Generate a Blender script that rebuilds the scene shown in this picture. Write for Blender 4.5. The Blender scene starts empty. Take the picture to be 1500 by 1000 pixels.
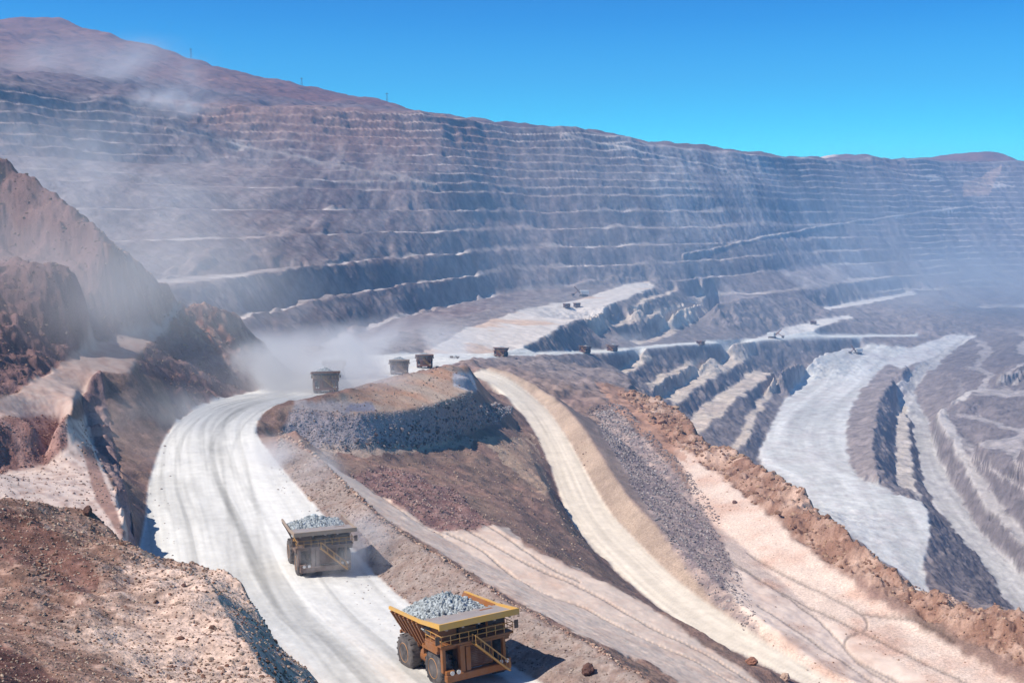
import bpy, bmesh, math, random
import numpy as np
from mathutils import Vector, Matrix, Euler

random.seed(7); rng = np.random.default_rng(7)
scene = bpy.context.scene
COL = scene.collection
R = math.radians

# ------------------------------------------------------------------ camera
F = 1608.0; HOR = 315.0
PITCH = math.atan((500 - HOR) / F)
CP, SP = math.cos(PITCH), math.sin(PITCH)
cam_d = bpy.data.cameras.new('camera'); cam = bpy.data.objects.new('camera', cam_d); COL.objects.link(cam)
cam.location = (0, 0, 0); cam.rotation_euler = (math.pi / 2 - PITCH, 0, 0)
cam_d.sensor_width = 36; cam_d.lens = 36 * F / 1500; cam_d.clip_start = 0.5; cam_d.clip_end = 30000
scene.camera = cam

def ray(px, py):
    u = (px - 750) / F; v = (500 - py) / F
    return u, CP + v * SP, v * CP - SP
def P(px, py, z):                       # ground point seen at a photo position, at height z
    x, y, w = ray(px, py); k = z / w
    return (x * k, y * k, z)
def D(px, py, d):                       # ground point seen at a photo position, at distance d
    x, y, w = ray(px, py); k = d / y
    return (x * k, d, w * k)
def K(px, d, z):
    return ((px - 750) / F * d * 1.005, d, z)

# ------------------------------------------------------------------ noise
def _h(ix, iy, s):
    n = (ix.astype(np.int64) * 374761393 + iy.astype(np.int64) * 668265263 + s * 1274126177) & 0x7fffffff
    n = ((n ^ (n >> 13)) * 1274126177) & 0x7fffffff
    return ((n ^ (n >> 16)) & 0xffff).astype(np.float32) / 65535.0
def vn(x, y, s=0):
    x = np.asarray(x, np.float64); y = np.asarray(y, np.float64)
    ix = np.floor(x); iy = np.floor(y); fx = (x - ix).astype(np.float32); fy = (y - iy).astype(np.float32)
    ux = fx * fx * (3 - 2 * fx); uy = fy * fy * (3 - 2 * fy)
    a = _h(ix, iy, s); b = _h(ix + 1, iy, s); c = _h(ix, iy + 1, s); d = _h(ix + 1, iy + 1, s)
    return (a + (b - a) * ux) * (1 - uy) + (c + (d - c) * ux) * uy        # 0..1
def fbm(x, y, s=0, o=4, g=0.5):
    t = 0; a = 1; n = 0
    for k in range(o):
        t = t + a * (vn(x * 2 ** k + 17.3 * k, y * 2 ** k - 9.1 * k, s + k) - .5) * 2; n += a; a *= g
    return t / n                                                       # -1..1
def sstep(a, b, x):
    t = np.clip((x - a) / (b - a), 0, 1); return t * t * (3 - 2 * t)

# ------------------------------------------------------------------ terrain grid: rows by distance, columns by bearing
def rows():
    ys = [14.0]
    while ys[-1] < 4600:
        y = ys[-1]
        if y < 420: st = y * 0.0042
        elif y < 1400: st = max(1.75, y * 0.0027)
        elif y < 3000: st = 4.0
        else: st = y * 0.012
        ys.append(y + st)
    return np.array(ys)
YS = rows()
NC = 1200
SS = np.concatenate([np.linspace(-1.7, -0.56, 40)[:-1], np.linspace(-0.56, 0.56, NC), np.linspace(0.56, 1.7, 40)[1:]])
NI, NJ = len(YS), len(SS)

LINES = []
def line(pts): LINES.append(pts)
def off(pts, dx, dy, dz): return [(x + dx, y + dy, z + dz) for x, y, z in pts]
def densify(pts, n=None):
    pts = np.array(pts, float); out = []
    for a, b in zip(pts[:-1], pts[1:]):
        ua = np.array([a[0] / a[1], math.log(a[1])]); ub = np.array([b[0] / b[1], math.log(b[1])])
        m = int(max(abs(ub[0] - ua[0]) / 0.0006, abs(ub[1] - ua[1]) / 0.0012)) + 2
        t = np.linspace(0, 1, m)[:, None]; out.append(a + (b - a) * t)
    return np.concatenate(out)
def spline(pts, n=8):                   # Catmull-Rom through control points
    p = np.array(pts, float); p = np.vstack([2 * p[0] - p[1], p, 2 * p[-1] - p[-2]]); out = []
    for i in range(1, len(p) - 2):
        for k in range(n):
            t = k / n
            out.append(0.5 * (2 * p[i] + (p[i + 1] - p[i - 1]) * t + (2 * p[i - 1] - 5 * p[i] + 4 * p[i + 1] - p[i + 2]) * t * t + (3 * p[i] - p[i - 1] - 3 * p[i + 1] + p[i + 2]) * t ** 3))
    out.append(p[-2]); return [tuple(q) for q in out]

# main haul road
RL_px = [(330,1300,-42),(260,1100,-45.5),(225,1000,-47.5),(205,900,-50.5),(200,850,-52),(205,800,-52.2),(213,760,-52.3),(216,720,-52.3),(223,690,-52.3),(240,645,-52.3),(262,615,-52.3),(300,592,-52.5),(360,574,-54),(415,563,-57),(445,549,-62),(455,535,-67),(475,524,-72),(510,519,-76),(560,519,-79),(620,518,-84),(680,518,-93),(730,518,-100),(800,515.5,-112),(857,513.3,-130),(897,511.5,-134),(960,505,-143),(1100,495.3,-162),(1250,490.8,-180),(1345,489.5,-189)]
RR_px = [(1080,1200,-42.5),(890,1070,-45.7),(790,1000,-47.5),(700,945,-49.2),(622,900,-50.5),(560,850,-52),(510,795,-52.2),(470,750,-52.3),(438,715,-52.3),(405,675,-52.3),(382,645,-52.3),(376,622,-52.3),(392,602,-52.3),(430,588,-52.3),(490,577,-52.8),(530,566,-56.5),(560,558,-61),(590,550,-66),(625,542,-71),(660,533,-76.5),(700,526.5,-86),(735,523.5,-96),(760,522,-100),(800,520,-108),(857,517,-128),(897,515,-132),(960,508.5,-141),(1100,498.5,-159),(1250,493.5,-177),(1345,491.5,-187)]
RL = spline([P(*p) for p in RL_px]); RR = spline([P(*p) for p in RR_px])
line(RL); line(RR)
NRD = 120
def resamp(pts, n):
    p = np.array(pts); d = np.r_[0, np.cumsum(np.linalg.norm(np.diff(p, axis=0), axis=1))]
    return np.stack([np.interp(np.linspace(0, d[-1], n), d, p[:, k]) for k in range(3)], 1)
# windrow along the right-hand edge of the road and the bench of light tracks beyond it
berm = spline([P(*p) for p in [(1200,1180,-40.5),(960,1005,-44),(850,938,-45.8),(770,893,-47),(700,853,-48.2),(640,815,-49),(560,762,-49.6),(500,705,-50),(455,662,-50.3),(430,630,-50.6)]]); line(berm)
line(spline([P(*p) for p in [(1290,1150,-62),(1100,1010,-62),(1000,960,-61),(900,912,-60),(800,868,-59),(720,828,-58),(640,780,-57),(570,735,-56),(510,690,-55.5),(470,662,-56)]]))
line(spline([P(*p) for p in [(1130,985,-66),(1040,935,-65),(960,890,-64),(880,848,-62.5),(800,808,-61),(740,780,-60),(690,745,-61),(620,708,-61),(560,678,-61.5)]]))
# island between the roads: plateau, rubble face and toe
isl_in = spline([P(*p) for p in [(405,600,-51.2),(440,590,-51),(495,580,-51),(545,565,-52.5),(590,553,-54.5),(625,545,-56),(660,537,-58),(688,533,-60)]]); line(isl_in)
isl_mid = [P(*p) for p in [(450,595,-51.8),(530,585,-53),(590,572,-55.3),(650,557,-58),(690,551,-60)]]; line(isl_mid)
isl_fr = spline([P(*p) for p in [(425,603,-52.2),(450,603,-52.5),(510,606,-53.5),(560,603,-55),(610,597,-57),(660,584,-59.5),(693,570,-61.5)]]); line(isl_fr)
isl_toe = spline([P(*p) for p in [(400,640,-53.5),(425,655,-57),(452,662,-60),(520,660,-61),(580,658,-64.5),(625,654,-67.5),(690,633,-73),(738,612,-78),(752,596,-81)]]); line(isl_toe)
# side road
SL_px = [(676,545,-74),(714,560,-77),(744,585,-81.5),(771,615,-85.5),(791,650,-88),(808,690,-90),(826,740,-91),(852,786,-92),(894,828,-92.5),(937,867,-93),(980,901,-93),(1036,936,-93),(1093,962,-93.5),(1160,995,-93.5),(1340,1085,-94)]
SR_px = [(712,541,-76),(742,553,-78),(770,572,-82),(803,602,-86),(830,640,-88.5),(850,675,-90),(868,708,-91),(894,750,-92),(928,787,-92.5),(963,823,-93),(1002,858,-93),(1046,889,-93),(1110,932,-93),(1175,971,-93.5),(1226,1001,-93.5),(1410,1090,-94)]
SL = spline([P(*p) for p in SL_px]); SR = spline([P(*p) for p in SR_px]); line(SL); line(SR)
cut = spline([P(*p) for p in [(757,628,-85),(788,690,-82),(812,740,-82),(842,790,-82),(880,838,-81.5),(925,876,-81),(975,915,-80.5),(1035,953,-80),(1110,992,-80),(1300,1095,-80)]]); line(cut)
line(spline([P(*p) for p in [(600,690,-67),(680,705,-70),(740,735,-70),(790,790,-69),(840,840,-69)]]))
def beside(pts, fw, fh):                # a line running alongside another, off to its right and higher or lower
    p = np.array(pts); T = np.gradient(p[:, :2], axis=0); T /= np.linalg.norm(T, axis=1)[:, None]; t = np.linspace(0, 1, len(p))
    nx, ny = -T[:, 1], T[:, 0]
    return [(a + b * w_, c + d * w_, e + h_) for (a, c, e), b, d, w_, h_ in zip(p, nx, ny, np.interp(t, *fw), np.interp(t, *fh))]
TT = [0, .25, .5, .7, .85, 1]
tanb = beside(SR, (TT, [3, 6.5, 6.5, 5, 2.5, 2]), (TT, [1.5, 4.2, 4, 3, 1.0, .6])); line(tanb)
tant = beside(SR, (TT, [9, 28, 36, 30, 16, 9]), (TT, [-6, -8, -6, -4.5, -3, -2.5])); line(tant)
# lower floor and the rocky ridge at the edge of the deep pit
line(spline([P(*p) for p in [(960,655,-95),(1040,710,-95.5),(1120,780,-96),(1220,860,-96.5),(1330,925,-96.5),(1430,978,-96.5),(1560,1040,-96.5)]]))
ridge = spline([P(*p) for p in [(840,532,-108),(919,553,-107),(918,568,-103),(952,582,-99),(998,606,-95),(1026,638,-92),(1056,648,-91.5),(1086,660,-90.5),(1112,680,-90.5),(1180,727,-91),(1233,778,-91),(1300,832,-91.5),(1350,858,-92),(1420,888,-91.5),(1500,903,-91),(1620,950,-90),(1900,1050,-88)]]); line(ridge)
line(spline([(x + 28, y + 52, z - 62) for x, y, z in ridge[24:]]))
line(spline([(x + 60, y + 130, z - 105) for x, y, z in ridge[32:]]))
# pit floor: wide pale ramp, mound, winding ramp
AL = spline([P(*p) for p in [(1262,512,-196),(1220,526,-200),(1172,560,-206),(1142,600,-209),(1122,640,-211),(1112,662,-212),(1120,700,-213),(1150,760,-214)]]); line(AL)
AR = spline([P(*p) for p in [(1330,510,-196),(1285,545,-204),(1252,590,-208),(1240,640,-211),(1252,690,-213),(1290,712,-214),(1352,735,-215),(1362,780,-216),(1352,840,-217),(1380,890,-218)]]); line(AR)
mc = spline([P(*p) for p in [(1330,535,-199),(1300,570,-200),(1288,590,-201),(1281,640,-203),(1284,690,-206),(1292,706,-212)]]); line(mc)
ms = spline([P(*p) for p in [(1316,590,-222),(1312,640,-226),(1312,690,-229),(1318,722,-231)]]); line(ms)
ms2 = spline([P(*p) for p in [(1328,590,-221),(1335,640,-226),(1338,690,-230),(1350,740,-232)]]); line(ms2)
BL = spline([P(*p) for p in [(1352,528,-200),(1322,560,-213),(1314,585,-223),(1334,620,-231),(1347,670,-238),(1358,720,-243),(1400,780,-250),(1440,830,-256),(1475,880,-262),(1530,950,-268)]]); line(BL)
BR = spline([P(*p) for p in [(1420,492,-193),(1362,545,-210),(1340,575,-220),(1356,610,-230),(1372,660,-238),(1400,720,-245),(1440,780,-252),(1480,825,-258),(1520,870,-263),(1580,950,-269)]]); line(BR)
CL = spline([P(*p) for p in [(1560,535,-178),(1500,553,-186),(1440,562,-190),(1395,588,-198),(1372,604,-206),(1392,640,-216),(1410,680,-226),(1440,730,-234),(1500,800,-244),(1560,870,-252)]]); line(CL)
CR = [(x + 12, y + 6, z) for x, y, z in CL]; line(CR)
line([P(1385,545,-198), P(1424,532,-190), P(1480,512,-180), P(1600,470,-165)])
line([P(1435,640,-205), P(1470,690,-216), P(1520,740,-226)])
line([P(1459,545,-178), P(1500,532,-172), P(1600,510,-160)])
line([P(1500,640,-186), P(1560,680,-190)])
# stepped benches between the road and the pale ramp: (crest, width)
def bench(pts, w, dx=-.8, dy=.6):
    c = spline([P(*p) for p in pts]); line(c); t = [(x + dx * w, y + dy * w, z) for x, y, z in c]; line(t); BEN.append((c, t)); return c
BEN = []
bench([(915,548,-150),(937,536,-150),(956,526,-150)], 12)
bench([(960,566,-163),(978,553,-163),(1003,540,-163),(1044,522,-163)], 12)
bench([(990,592,-177),(1002,582,-177),(1047,553,-177),(1108,517,-176)], 22)
bench([(1010,640,-190),(1034,627,-190),(1062,600,-190),(1098,571,-190),(1134,544,-190)], 26)
bench([(1082,656,-202),(1093,645,-202),(1111,606,-202),(1137,571,-202),(1160,545,-202)], 9)
# pale ramp in the middle distance and the benches under it
QL = spline([P(*p) for p in [(618,516.5,-86),(655,497,-92),(700,474,-97),(780,451,-101),(850,437,-101),(905,420,-97),(950,413,-95)]]); line(QL)
QR = spline([P(*p) for p in [(700,523,-89),(745,514,-97),(790,497,-103),(832,473,-104),(875,455,-104),(900,443,-102),(962,420,-96.5)]]); line(QR)
bench([(868,497,-128),(900,479,-124),(974,458,-121),(1038,432,-119)], 14)
bench([(930,506,-143),(962,499,-143),(1002,479,-143),(1030,466,-143),(1058,454,-143)], 16)
bench([(928,451,-108),(946,442,-107),(994,423,-106)], 8)
# bright strip bench further right
XL = spline([P(*p) for p in [(1108,493.5,-163),(1160,478,-161),(1230,464,-159.5),(1245,460,-158)]]); line(XL)
XR = spline([P(*p) for p in [(1118,497,-163),(1170,487,-162.5),(1232,470,-162),(1250,464,-160)]]); line(XR)
X2 = spline([P(*p) for p in [(1215,454,-152),(1240,449,-152),(1270,444,-151.5),(1324,434,-151),(1345,430,-151)]]); line(X2)
line([(x - 18, y + 16, z) for x, y, z in X2])
line([P(1130,545,-178), P(1200,520,-184), P(1260,505,-190)])
# great pit walls: level lines of a smooth surface, terraced below
W_PX = np.array([640, 740, 850, 985, 1100, 1215, 1350, 1500, 1900]); W_D = np.array([1110, 1328, 1450, 1590, 1780, 2050, 2280, 2430, 2340]); W_Y = np.array([168, 186, 192, 213, 225, 235, 233, 237, 237])
W_X = np.array([135, 40, 0, 0, 0, 0, 0, 0, 0])
def lev(z):                             # level line z of the far wall, rising at about 33 degrees from its foot
    return [K(p_, d_ + e_ * (z + 95) / 240 + (min(z, -10) + 95) * 1.9 + max(z + 10, 0) * 1.5, z) for p_, d_, e_ in zip(W_PX, W_D, W_X)]
_d = (W_D + 176.5) / (1 - 1.5 * (315 - W_Y) / 1608) + W_X
RIM = spline([K(-700,900,135),K(-300,1000,138),K(0,1166,140),K(250,1407,142),K(400,1490,141),K(560,1575,148)] + [K(p_, d_, (315 - y_) / 1608 * d_) for p_, d_, y_ in zip(W_PX, _d, W_Y)]); line(RIM)
for pts in (
    [K(-700,790,60),K(-300,900,60),K(0,1040,60),K(290,1290,60),K(500,1395,60)] + lev(60),
    [K(-700,600,-10),K(-300,700,-10),K(0,830,-10),K(230,900,-10),K(330,970,-10),K(500,1150,-10)] + lev(-10),
    [K(-300,560,-45),K(0,640,-45),K(200,690,-45),K(300,746,-45),K(440,930,-45),K(560,1100,-45)] + lev(-45),
    [K(250,600,-70),K(370,750,-70),K(500,960,-70)] + lev(-70),
    [K(455,700,-95),K(545,926,-95)] + lev(-95),
    [K(1050,1490,-120),K(1125,1678,-120),K(1215,1880,-120),K(1330,2180,-120),K(1500,2330,-120),K(1900,2200,-120)],
    [K(1400,2150,-145),K(1500,2210,-145),K(1900,2080,-145)],
    [K(1420,1920,-172),K(1500,2020,-170),K(1900,1900,-165)],
): line(spline(pts, 5))
line([P(445,520,-72), P(500,512,-76), P(560,512,-79), P(610,512,-85)])
# mountains and far plain behind the rim
line(spline([D(*p) for p in [(-900,-60,2600),(-400,0,2600),(-150,20,2550),(0,30,2500),(70,24,2480),(120,36,2450),(190,55,2420),(250,72,2400),(330,96,2350),(430,116,2300),(500,130,2250),(560,140,2200),(640,166,2150)]], 5))
line(spline([D(*p) for p in [(-400,110,1650),(0,84,1650),(120,92,1700),(260,125,1750),(420,148,1850),(560,152,1900)]], 5))
line([K(700,2300,146),K(850,2500,148),K(1000,2850,146),K(1150,3060,138),K(1500,3080,138),K(1900,3060,138)])
line(spline([D(*p) for p in [(1165,243,3250),(1190,226,3250),(1218,216,3250),(1268,217,3250),(1295,229,3250),(1345,226,3250),(1400,219,3250),(1450,214,3250),(1478,219,3250),(1500,234,3250),(1560,238,3250)]], 5))
line([K(-800,4300,250),K(300,4300,180),K(900,4300,100),K(1900,4300,100)])
# left-hand side: spur ridge, upper path bench, cliff beside the road, lower terrace
SPUR = spline([P(408,545,-62),P(398,525,-55),P(386,500,-48),P(335,462,-35),P(250,420,-24),P(170,360,-9),D(120,314,332),D(60,262,345),D(0,228,352),D(-200,150,350),D(-500,60,330)]); line(SPUR)
line([(x - 12, y + 60, z - 34) for x, y, z in SPUR[12:]])
line(spline([P(*p) for p in [(130,376,-11),(60,378,-11),(0,383,-12),(-150,390,-12)]]))
line(spline([P(*p) for p in [(135,372,-11.5),(60,372,-11.5),(0,377,-12.5),(-150,384,-12.5)]]))
T2u = spline([P(*p) for p in [(262,458,-33),(225,478,-34),(150,502,-35),(70,545,-36),(10,580,-36.5),(-120,640,-37)]]); line(T2u)
T2o = spline([P(*p) for p in [(300,460,-36),(268,470,-35.5),(232,492,-36.5),(205,515,-37.5),(190,541,-38.6),(150,548,-38.4),(118,572,-39),(90,607,-37.5),(30,606,-36.8),(0,608,-36.8),(-120,665,-37)]]); line(T2o)
CLC = spline([P(*p) for p in [(150,548,-38.4),(128,575,-41),(122,606,-44),(130,640,-46),(150,680,-46.5),(165,700,-46),(171,730,-45.3),(186,790,-45),(200,850,-44.6),(230,930,-43)]]); line(CLC)
line(spline([P(*p) for p in [(95,640,-45.5),(60,680,-45.2),(0,692,-45),(-150,720,-44)]]))
line(spline([P(*p) for p in [(160,790,-45),(80,760,-45),(0,770,-44),(-150,800,-43)]]))
# foreground outcrop
OC = spline([P(*p) for p in [(-200,700,-13),(0,728,-15.4),(60,735,-16.2),(125,741,-17),(180,790,-18.5),(235,815,-19),(340,846,-19.3),(372,892,-20),(402,942,-20.8),(450,976,-21.5),(472,1000,-22),(505,1060,-23),(570,1160,-24)]]); line(OC)
line(spline([P(*p) for p in [(200,812,-17.6),(270,838,-17.6),(312,862,-17.4),(345,925,-17.3),(395,985,-17.2),(440,1050,-17)]]))
line([P(0,930,-14.6), P(60,975,-14.9), P(110,1010,-15)])
line([P(-60,960,-13.0), P(-20,985,-13.2), P(40,1030,-13.6)])
line([P(40,800,-16), P(120,860,-16.6), P(230,930,-17), P(300,990,-17)])
line([(x + 5, y + 9, z - 16) for i, (x, y, z) in enumerate(OC)])
line([(x + 9, y + 20, z - 24) for i, (x, y, z) in enumerate(OC[8:])])
line([(-40, 14, -10), (0, 14, -12), (30, 14, -16)])
line([(60, 60, -38), (30, 40, -36), (20, 20, -34)])

# ---- rasterise the lines and relax the surface between them
LY = np.log(YS)
def solve():
    allp = np.concatenate([densify(l) for l in LINES])
    fi = np.interp(np.log(np.maximum(allp[:, 1], 14)), LY, np.arange(NI)); fj = np.interp(allp[:, 0] / allp[:, 1], SS, np.arange(NJ))
    Z = None; prev = None
    for st, its in ((32, 400), (16, 300), (8, 250), (4, 160), (2, 90), (1, 60)):
        ii = np.arange(0, NI, st); jj = np.arange(0, NJ, st); n, m = len(ii), len(jj)
        a = np.rint(fi / st).astype(int); b = np.rint(fj / st).astype(int)
        ok = (a >= 0) & (a < n) & (b >= 0) & (b < m)
        S = np.zeros((n, m)); C = np.zeros((n, m))
        np.add.at(S, (a[ok], b[ok]), allp[ok, 2]); np.add.at(C, (a[ok], b[ok]), 1)
        fix = C > 0; val = np.where(fix, S / np.maximum(C, 1), 0).astype(np.float32)
        if prev is None: Z = np.full((n, m), -60, np.float32)
        else:
            pi, pj, pz = prev
            r = np.interp(ii, pi, np.arange(len(pi))); c = np.interp(jj, pj, np.arange(len(pj)))
            r0 = np.minimum(r.astype(int), len(pi) - 2); c0 = np.minimum(c.astype(int), len(pj) - 2); fr = (r - r0)[:, None]; fc = (c - c0)[None]
            Z = (pz[r0][:, c0] * (1 - fr) * (1 - fc) + pz[r0 + 1][:, c0] * fr * (1 - fc) + pz[r0][:, c0 + 1] * (1 - fr) * fc + pz[r0 + 1][:, c0 + 1] * fr * fc).astype(np.float32)
        Z[fix] = val[fix]
        l = LY[ii]; s = SS[jj]; dl = np.diff(l); ds = np.diff(s)
        wl = np.r_[dl[0], (dl[1:] + dl[:-1]) / 2, dl[-1]]; ws = np.r_[ds[0], (ds[1:] + ds[:-1]) / 2, ds[-1]]
        aE = np.zeros((n, m), np.float32); aE[:, :-1] = wl[:, None] / ds[None]
        aN = np.zeros((n, m), np.float32); aN[:-1] = ws[None] / dl[:, None]
        aW = np.zeros_like(aE); aW[:, 1:] = aE[:, :-1]; aS = np.zeros_like(aN); aS[1:] = aN[:-1]
        inv = 1 / (aE + aW + aN + aS)
        I, J = np.indices((n, m)); om = 1.85
        masks = [((~fix) & ((I + J) % 2 == q)).astype(np.float32) * om for q in (0, 1)]
        T = np.zeros_like(Z)
        for k in range(its):
            for mk in masks:
                T[:] = 0
                T[:, :-1] += aE[:, :-1] * Z[:, 1:]; T[:, 1:] += aW[:, 1:] * Z[:, :-1]
                T[:-1] += aN[:-1] * Z[1:]; T[1:] += aS[1:] * Z[:-1]
                Z += mk * (T * inv - Z)
        prev = (ii, jj, Z)
    return Z
Z0 = solve().astype(np.float64)
for _ in range(2):
    Z0[1:-1] = (Z0[:-2] + Z0[1:-1] * 2 + Z0[2:]) / 4; Z0[:, 1:-1] = (Z0[:, :-2] + Z0[:, 1:-1] * 2 + Z0[:, 2:]) / 4
_s = Z0.copy()
for _ in range(8):
    _s[1:-1] = (_s[:-2] + _s[1:-1] * 2 + _s[2:]) / 4; _s[:, 1:-1] = (_s[:, :-2] + _s[:, 1:-1] * 2 + _s[:, 2:]) / 4
_m = (sstep(95, 120, YS) * (1 - sstep(300, 420, YS)))[:, None] * (1 - sstep(-.27, -.22, SS))[None]; Z0 = Z0 * (1 - _m) + _s * _m
YG = np.repeat(YS[:, None], NJ, 1); XG = SS[None] * YS[:, None]
def proj(x, y, z):
    f = y * CP - z * SP; u = x / f; v = (y * SP + z * CP) / f
    return 750 + F * u, 500 - F * v

PX0 = 750 + F * SS
dmin_k = [(-2500,420),(-400,440),(0,460),(200,500),(330,540),(420,600),(500,690),(560,800),(620,900),(700,1080),(780,1260),(850,1440),(950,1570),(1050,1560),(1130,1620),(1215,1840),(1330,2110),(1420,1980),(1500,1950),(4000,1800)]
dmin = np.interp(PX0, [k[0] for k in dmin_k], [k[1] for k in dmin_k])[None]
# ragged, wandering crests: the smooth surface and the zones on it are warped by the same noise
wob = fbm(XG / (YG * .012), YG / (YG * .012) + np.log(YG) * 80, 51, 4, .6); wob2 = fbm(XG / (YG * .012) + 31, np.log(YG) * 80, 57, 4, .6)
wk = .55 + 2.2 * sstep(380, 800, YG)
onroad = np.zeros(XG.shape)
def mark(pts, out):
    p = densify(pts); i_ = np.rint(np.interp(np.log(p[:, 1]), LY, np.arange(NI))).astype(int); j_ = np.rint(np.interp(p[:, 0] / p[:, 1], SS, np.arange(NJ))).astype(int); out[i_, j_] = 1
mark(RL, onroad); mark(RR, onroad); mark(SL, onroad); mark(SR, onroad)
for _ in range(10):
    onroad[1:-1] = np.maximum(onroad[1:-1], np.maximum(onroad[:-2], onroad[2:]) * .93); onroad[:, 1:-1] = np.maximum(onroad[:, 1:-1], np.maximum(onroad[:, :-2], onroad[:, 2:]) * .93)
wk = wk * (1 - .85 * onroad) * (1 - .93 * sstep(-40, 60, YG - dmin))
WS = SS[None] + wob * wk * 2.6 / 1608; WL = LY[:, None] + wob2 * wk * 3.0 / 500
def resample(A_):
    r = np.interp(WL.ravel(), LY, np.arange(NI)); c = np.interp(WS.ravel(), SS, np.arange(NJ)); r0 = np.minimum(r.astype(int), NI - 2); c0 = np.minimum(c.astype(int), NJ - 2); fr = r - r0; fc = c - c0
    return (A_[r0, c0] * (1 - fr) * (1 - fc) + A_[r0 + 1, c0] * fr * (1 - fc) + A_[r0, c0 + 1] * (1 - fr) * fc + A_[r0 + 1, c0 + 1] * fr * fc).reshape(A_.shape)
Z0 = resample(Z0)
# ---- terraces of the great walls
n1 = fbm(XG / 160, YG / 160, 11, 3); n2 = fbm(XG / 38, YG / 38, 21, 3)
wall = sstep(0, 60, YG - dmin)
rimd = np.interp(SS, [p[0] / p[1] for p in sorted(RIM, key=lambda q: q[0] / q[1])], [p[1] for p in sorted(RIM, key=lambda q: q[0] / q[1])])[None]
outside = sstep(10, 60, YG - rimd)
wall *= (1 - outside)
Hb = 25.0
gi = np.gradient(Z0, axis=0) / np.gradient(YS)[:, None]; gj = np.gradient(Z0, axis=1) / (np.gradient(SS)[None] * YS[:, None])
slope = np.clip(np.hypot(gi - gj * SS[None], gj) / .62, .22, 1.0)
for _ in range(6): slope[1:-1] = (slope[:-2] + slope[1:-1] * 2 + slope[2:]) / 4
zs = Z0 + wall * slope * (n1 * 5 + n2 * 2.2 + fbm(XG / 14, YG / 14, 5, 2) * 1.3)
drift = fbm(XG / 420, YG / 420, 33, 2) * 5.5 * sstep(-30, 30, Z0); zs = zs + wall * drift
zs = zs + wall * 3.2 * np.sin(zs / 21.0 + 1.3 * n1) * sstep(-20, 20, Z0)
q = (zs + 45) / Hb; k = np.floor(q); t = q - k
fb = 0.32 + 0.22 * fbm(XG / 90, YG / 90, 31, 2)
mixf = np.maximum(sstep(1040, 1180, PX0)[None] * sstep(2150, 2300, YG), sstep(20, 40, Z0 + n1 * 20))
q3 = (zs + 45) / 12.5; k3 = np.floor(q3); t3 = q3 - k3
zs = zs + 0
tr = np.clip((t - fb) / (1 - fb), 0, 1) ** 0.9
zt = (k + tr) * Hb - 45
zt = zt * (1 - mixf) + mixf * ((k3 + np.clip((t3 - fb) / (1 - fb), 0, 1)) * 12.5 - 45)
t = t * (1 - mixf) + t3 * mixf
far_soft = sstep(2200, 3000, YG) * 0.25
lost = np.maximum(sstep(.15, .5, fbm(XG / 150 + 4, YG / 150, 41, 4)) * 0.75, .9 * np.exp(-((PX0[None] - 1090 - (315 - 1608 * Z0 / YG - 300) * 1.0) / 70) ** 2) * sstep(1500, 1700, YG))
lost = np.maximum(lost, sstep(.35, .6, fbm(XG / 34, YG / 90, 43, 3)) * .8)       # stretches where benches have slumped into scree
ter = wall * (1 - lost) * (1 - far_soft)
Z1 = Z0 * (1 - wall) + zs * wall
Z1 = Z1 * (1 - ter) + zt * ter
# smaller benches on the slope right of the winding ramp
wr = sstep(1395, 1440, PX0[None] + 0 * YG + n2 * 12) * sstep(480, 600, YG) * (1 - sstep(1650, 1780, YG)) * sstep(-232, -222, Z0)
q2 = (Z0 + n1 * 4 + n2 * 2) / 13.0; k2 = np.floor(q2); t2 = q2 - k2
Z1 = Z1 * (1 - wr * .85) + wr * .85 * ((k2 + np.clip((t2 - .35) / .65, 0, 1)) * 13.0)
bench_r = wr * sstep(.03, .1, t2) * (1 - sstep(.28, .36, t2))
for px_a, za, px_b, zb_ in ((1000, -60, 1420, 20), (1480, 70, 1120, 128), (640, 40, 250, 105), (820, 128, 1060, 84)):
    f_ = np.clip((PX0[None] - px_a) / (px_b - px_a), -.02, 1.02); on = ((PX0[None] - px_a) / (px_b - px_a) > 0) & ((PX0[None] - px_a) / (px_b - px_a) < 1)
    zr = za + (zb_ - za) * f_ + n2 * .8; hit = wall * on * np.exp(-((zs - zr) / 4.0) ** 4); Z1 = Z1 * (1 - hit) + zr * hit; ter = np.maximum(ter, hit); t = np.where(hit > .4, .18, t)
Z1 += np.exp(-((YG - rimd) / 70) ** 2) * fbm(XG / 70, YG / 200, 47, 4) * 9
bench_top = ter * sstep(.02, .08, t) * (1 - sstep(fb - .06, fb + .02, t))

# ------------------------------------------------------------------ zones (plan polygons of real ground)
PX, PY = proj(XG, YG, Z0)
def pip(ax, ay, poly):
    poly = np.array(poly)[:, :2]; x0, y0 = poly.min(0); x1, y1 = poly.max(0)
    sel = (ax >= x0) & (ax <= x1) & (ay >= y0) & (ay <= y1); idx = np.nonzero(sel)
    x = ax[idx]; y = ay[idx]; ins = np.zeros(len(x), bool); n = len(poly)
    for i in range(n):
        xa, ya = poly[i]; xb, yb = poly[(i + 1) % n]
        if ya == yb: continue
        c = (ya > y) != (yb > y); ins ^= c & (x < (xb - xa) * (y - ya) / (yb - ya) + xa)
    out = np.zeros(ax.shape, bool); out[idx] = ins; return out
def zone3(a, b, jit=1.0):               # ground between two edge lines; bearing/log-distance space keeps the jitter even
    poly = [(p[0] / p[1] * 1608, math.log(p[1]) * 500) for p in list(a) + list(b)[::-1]]
    return pip(WS * 1608, WL * 500, poly)
def zonepx(poly, d0, d1, jit=3.0):
    return pip(PX + wob * jit, PY + wob2 * jit, poly) & (YG > d0) & (YG < d1)
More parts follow.
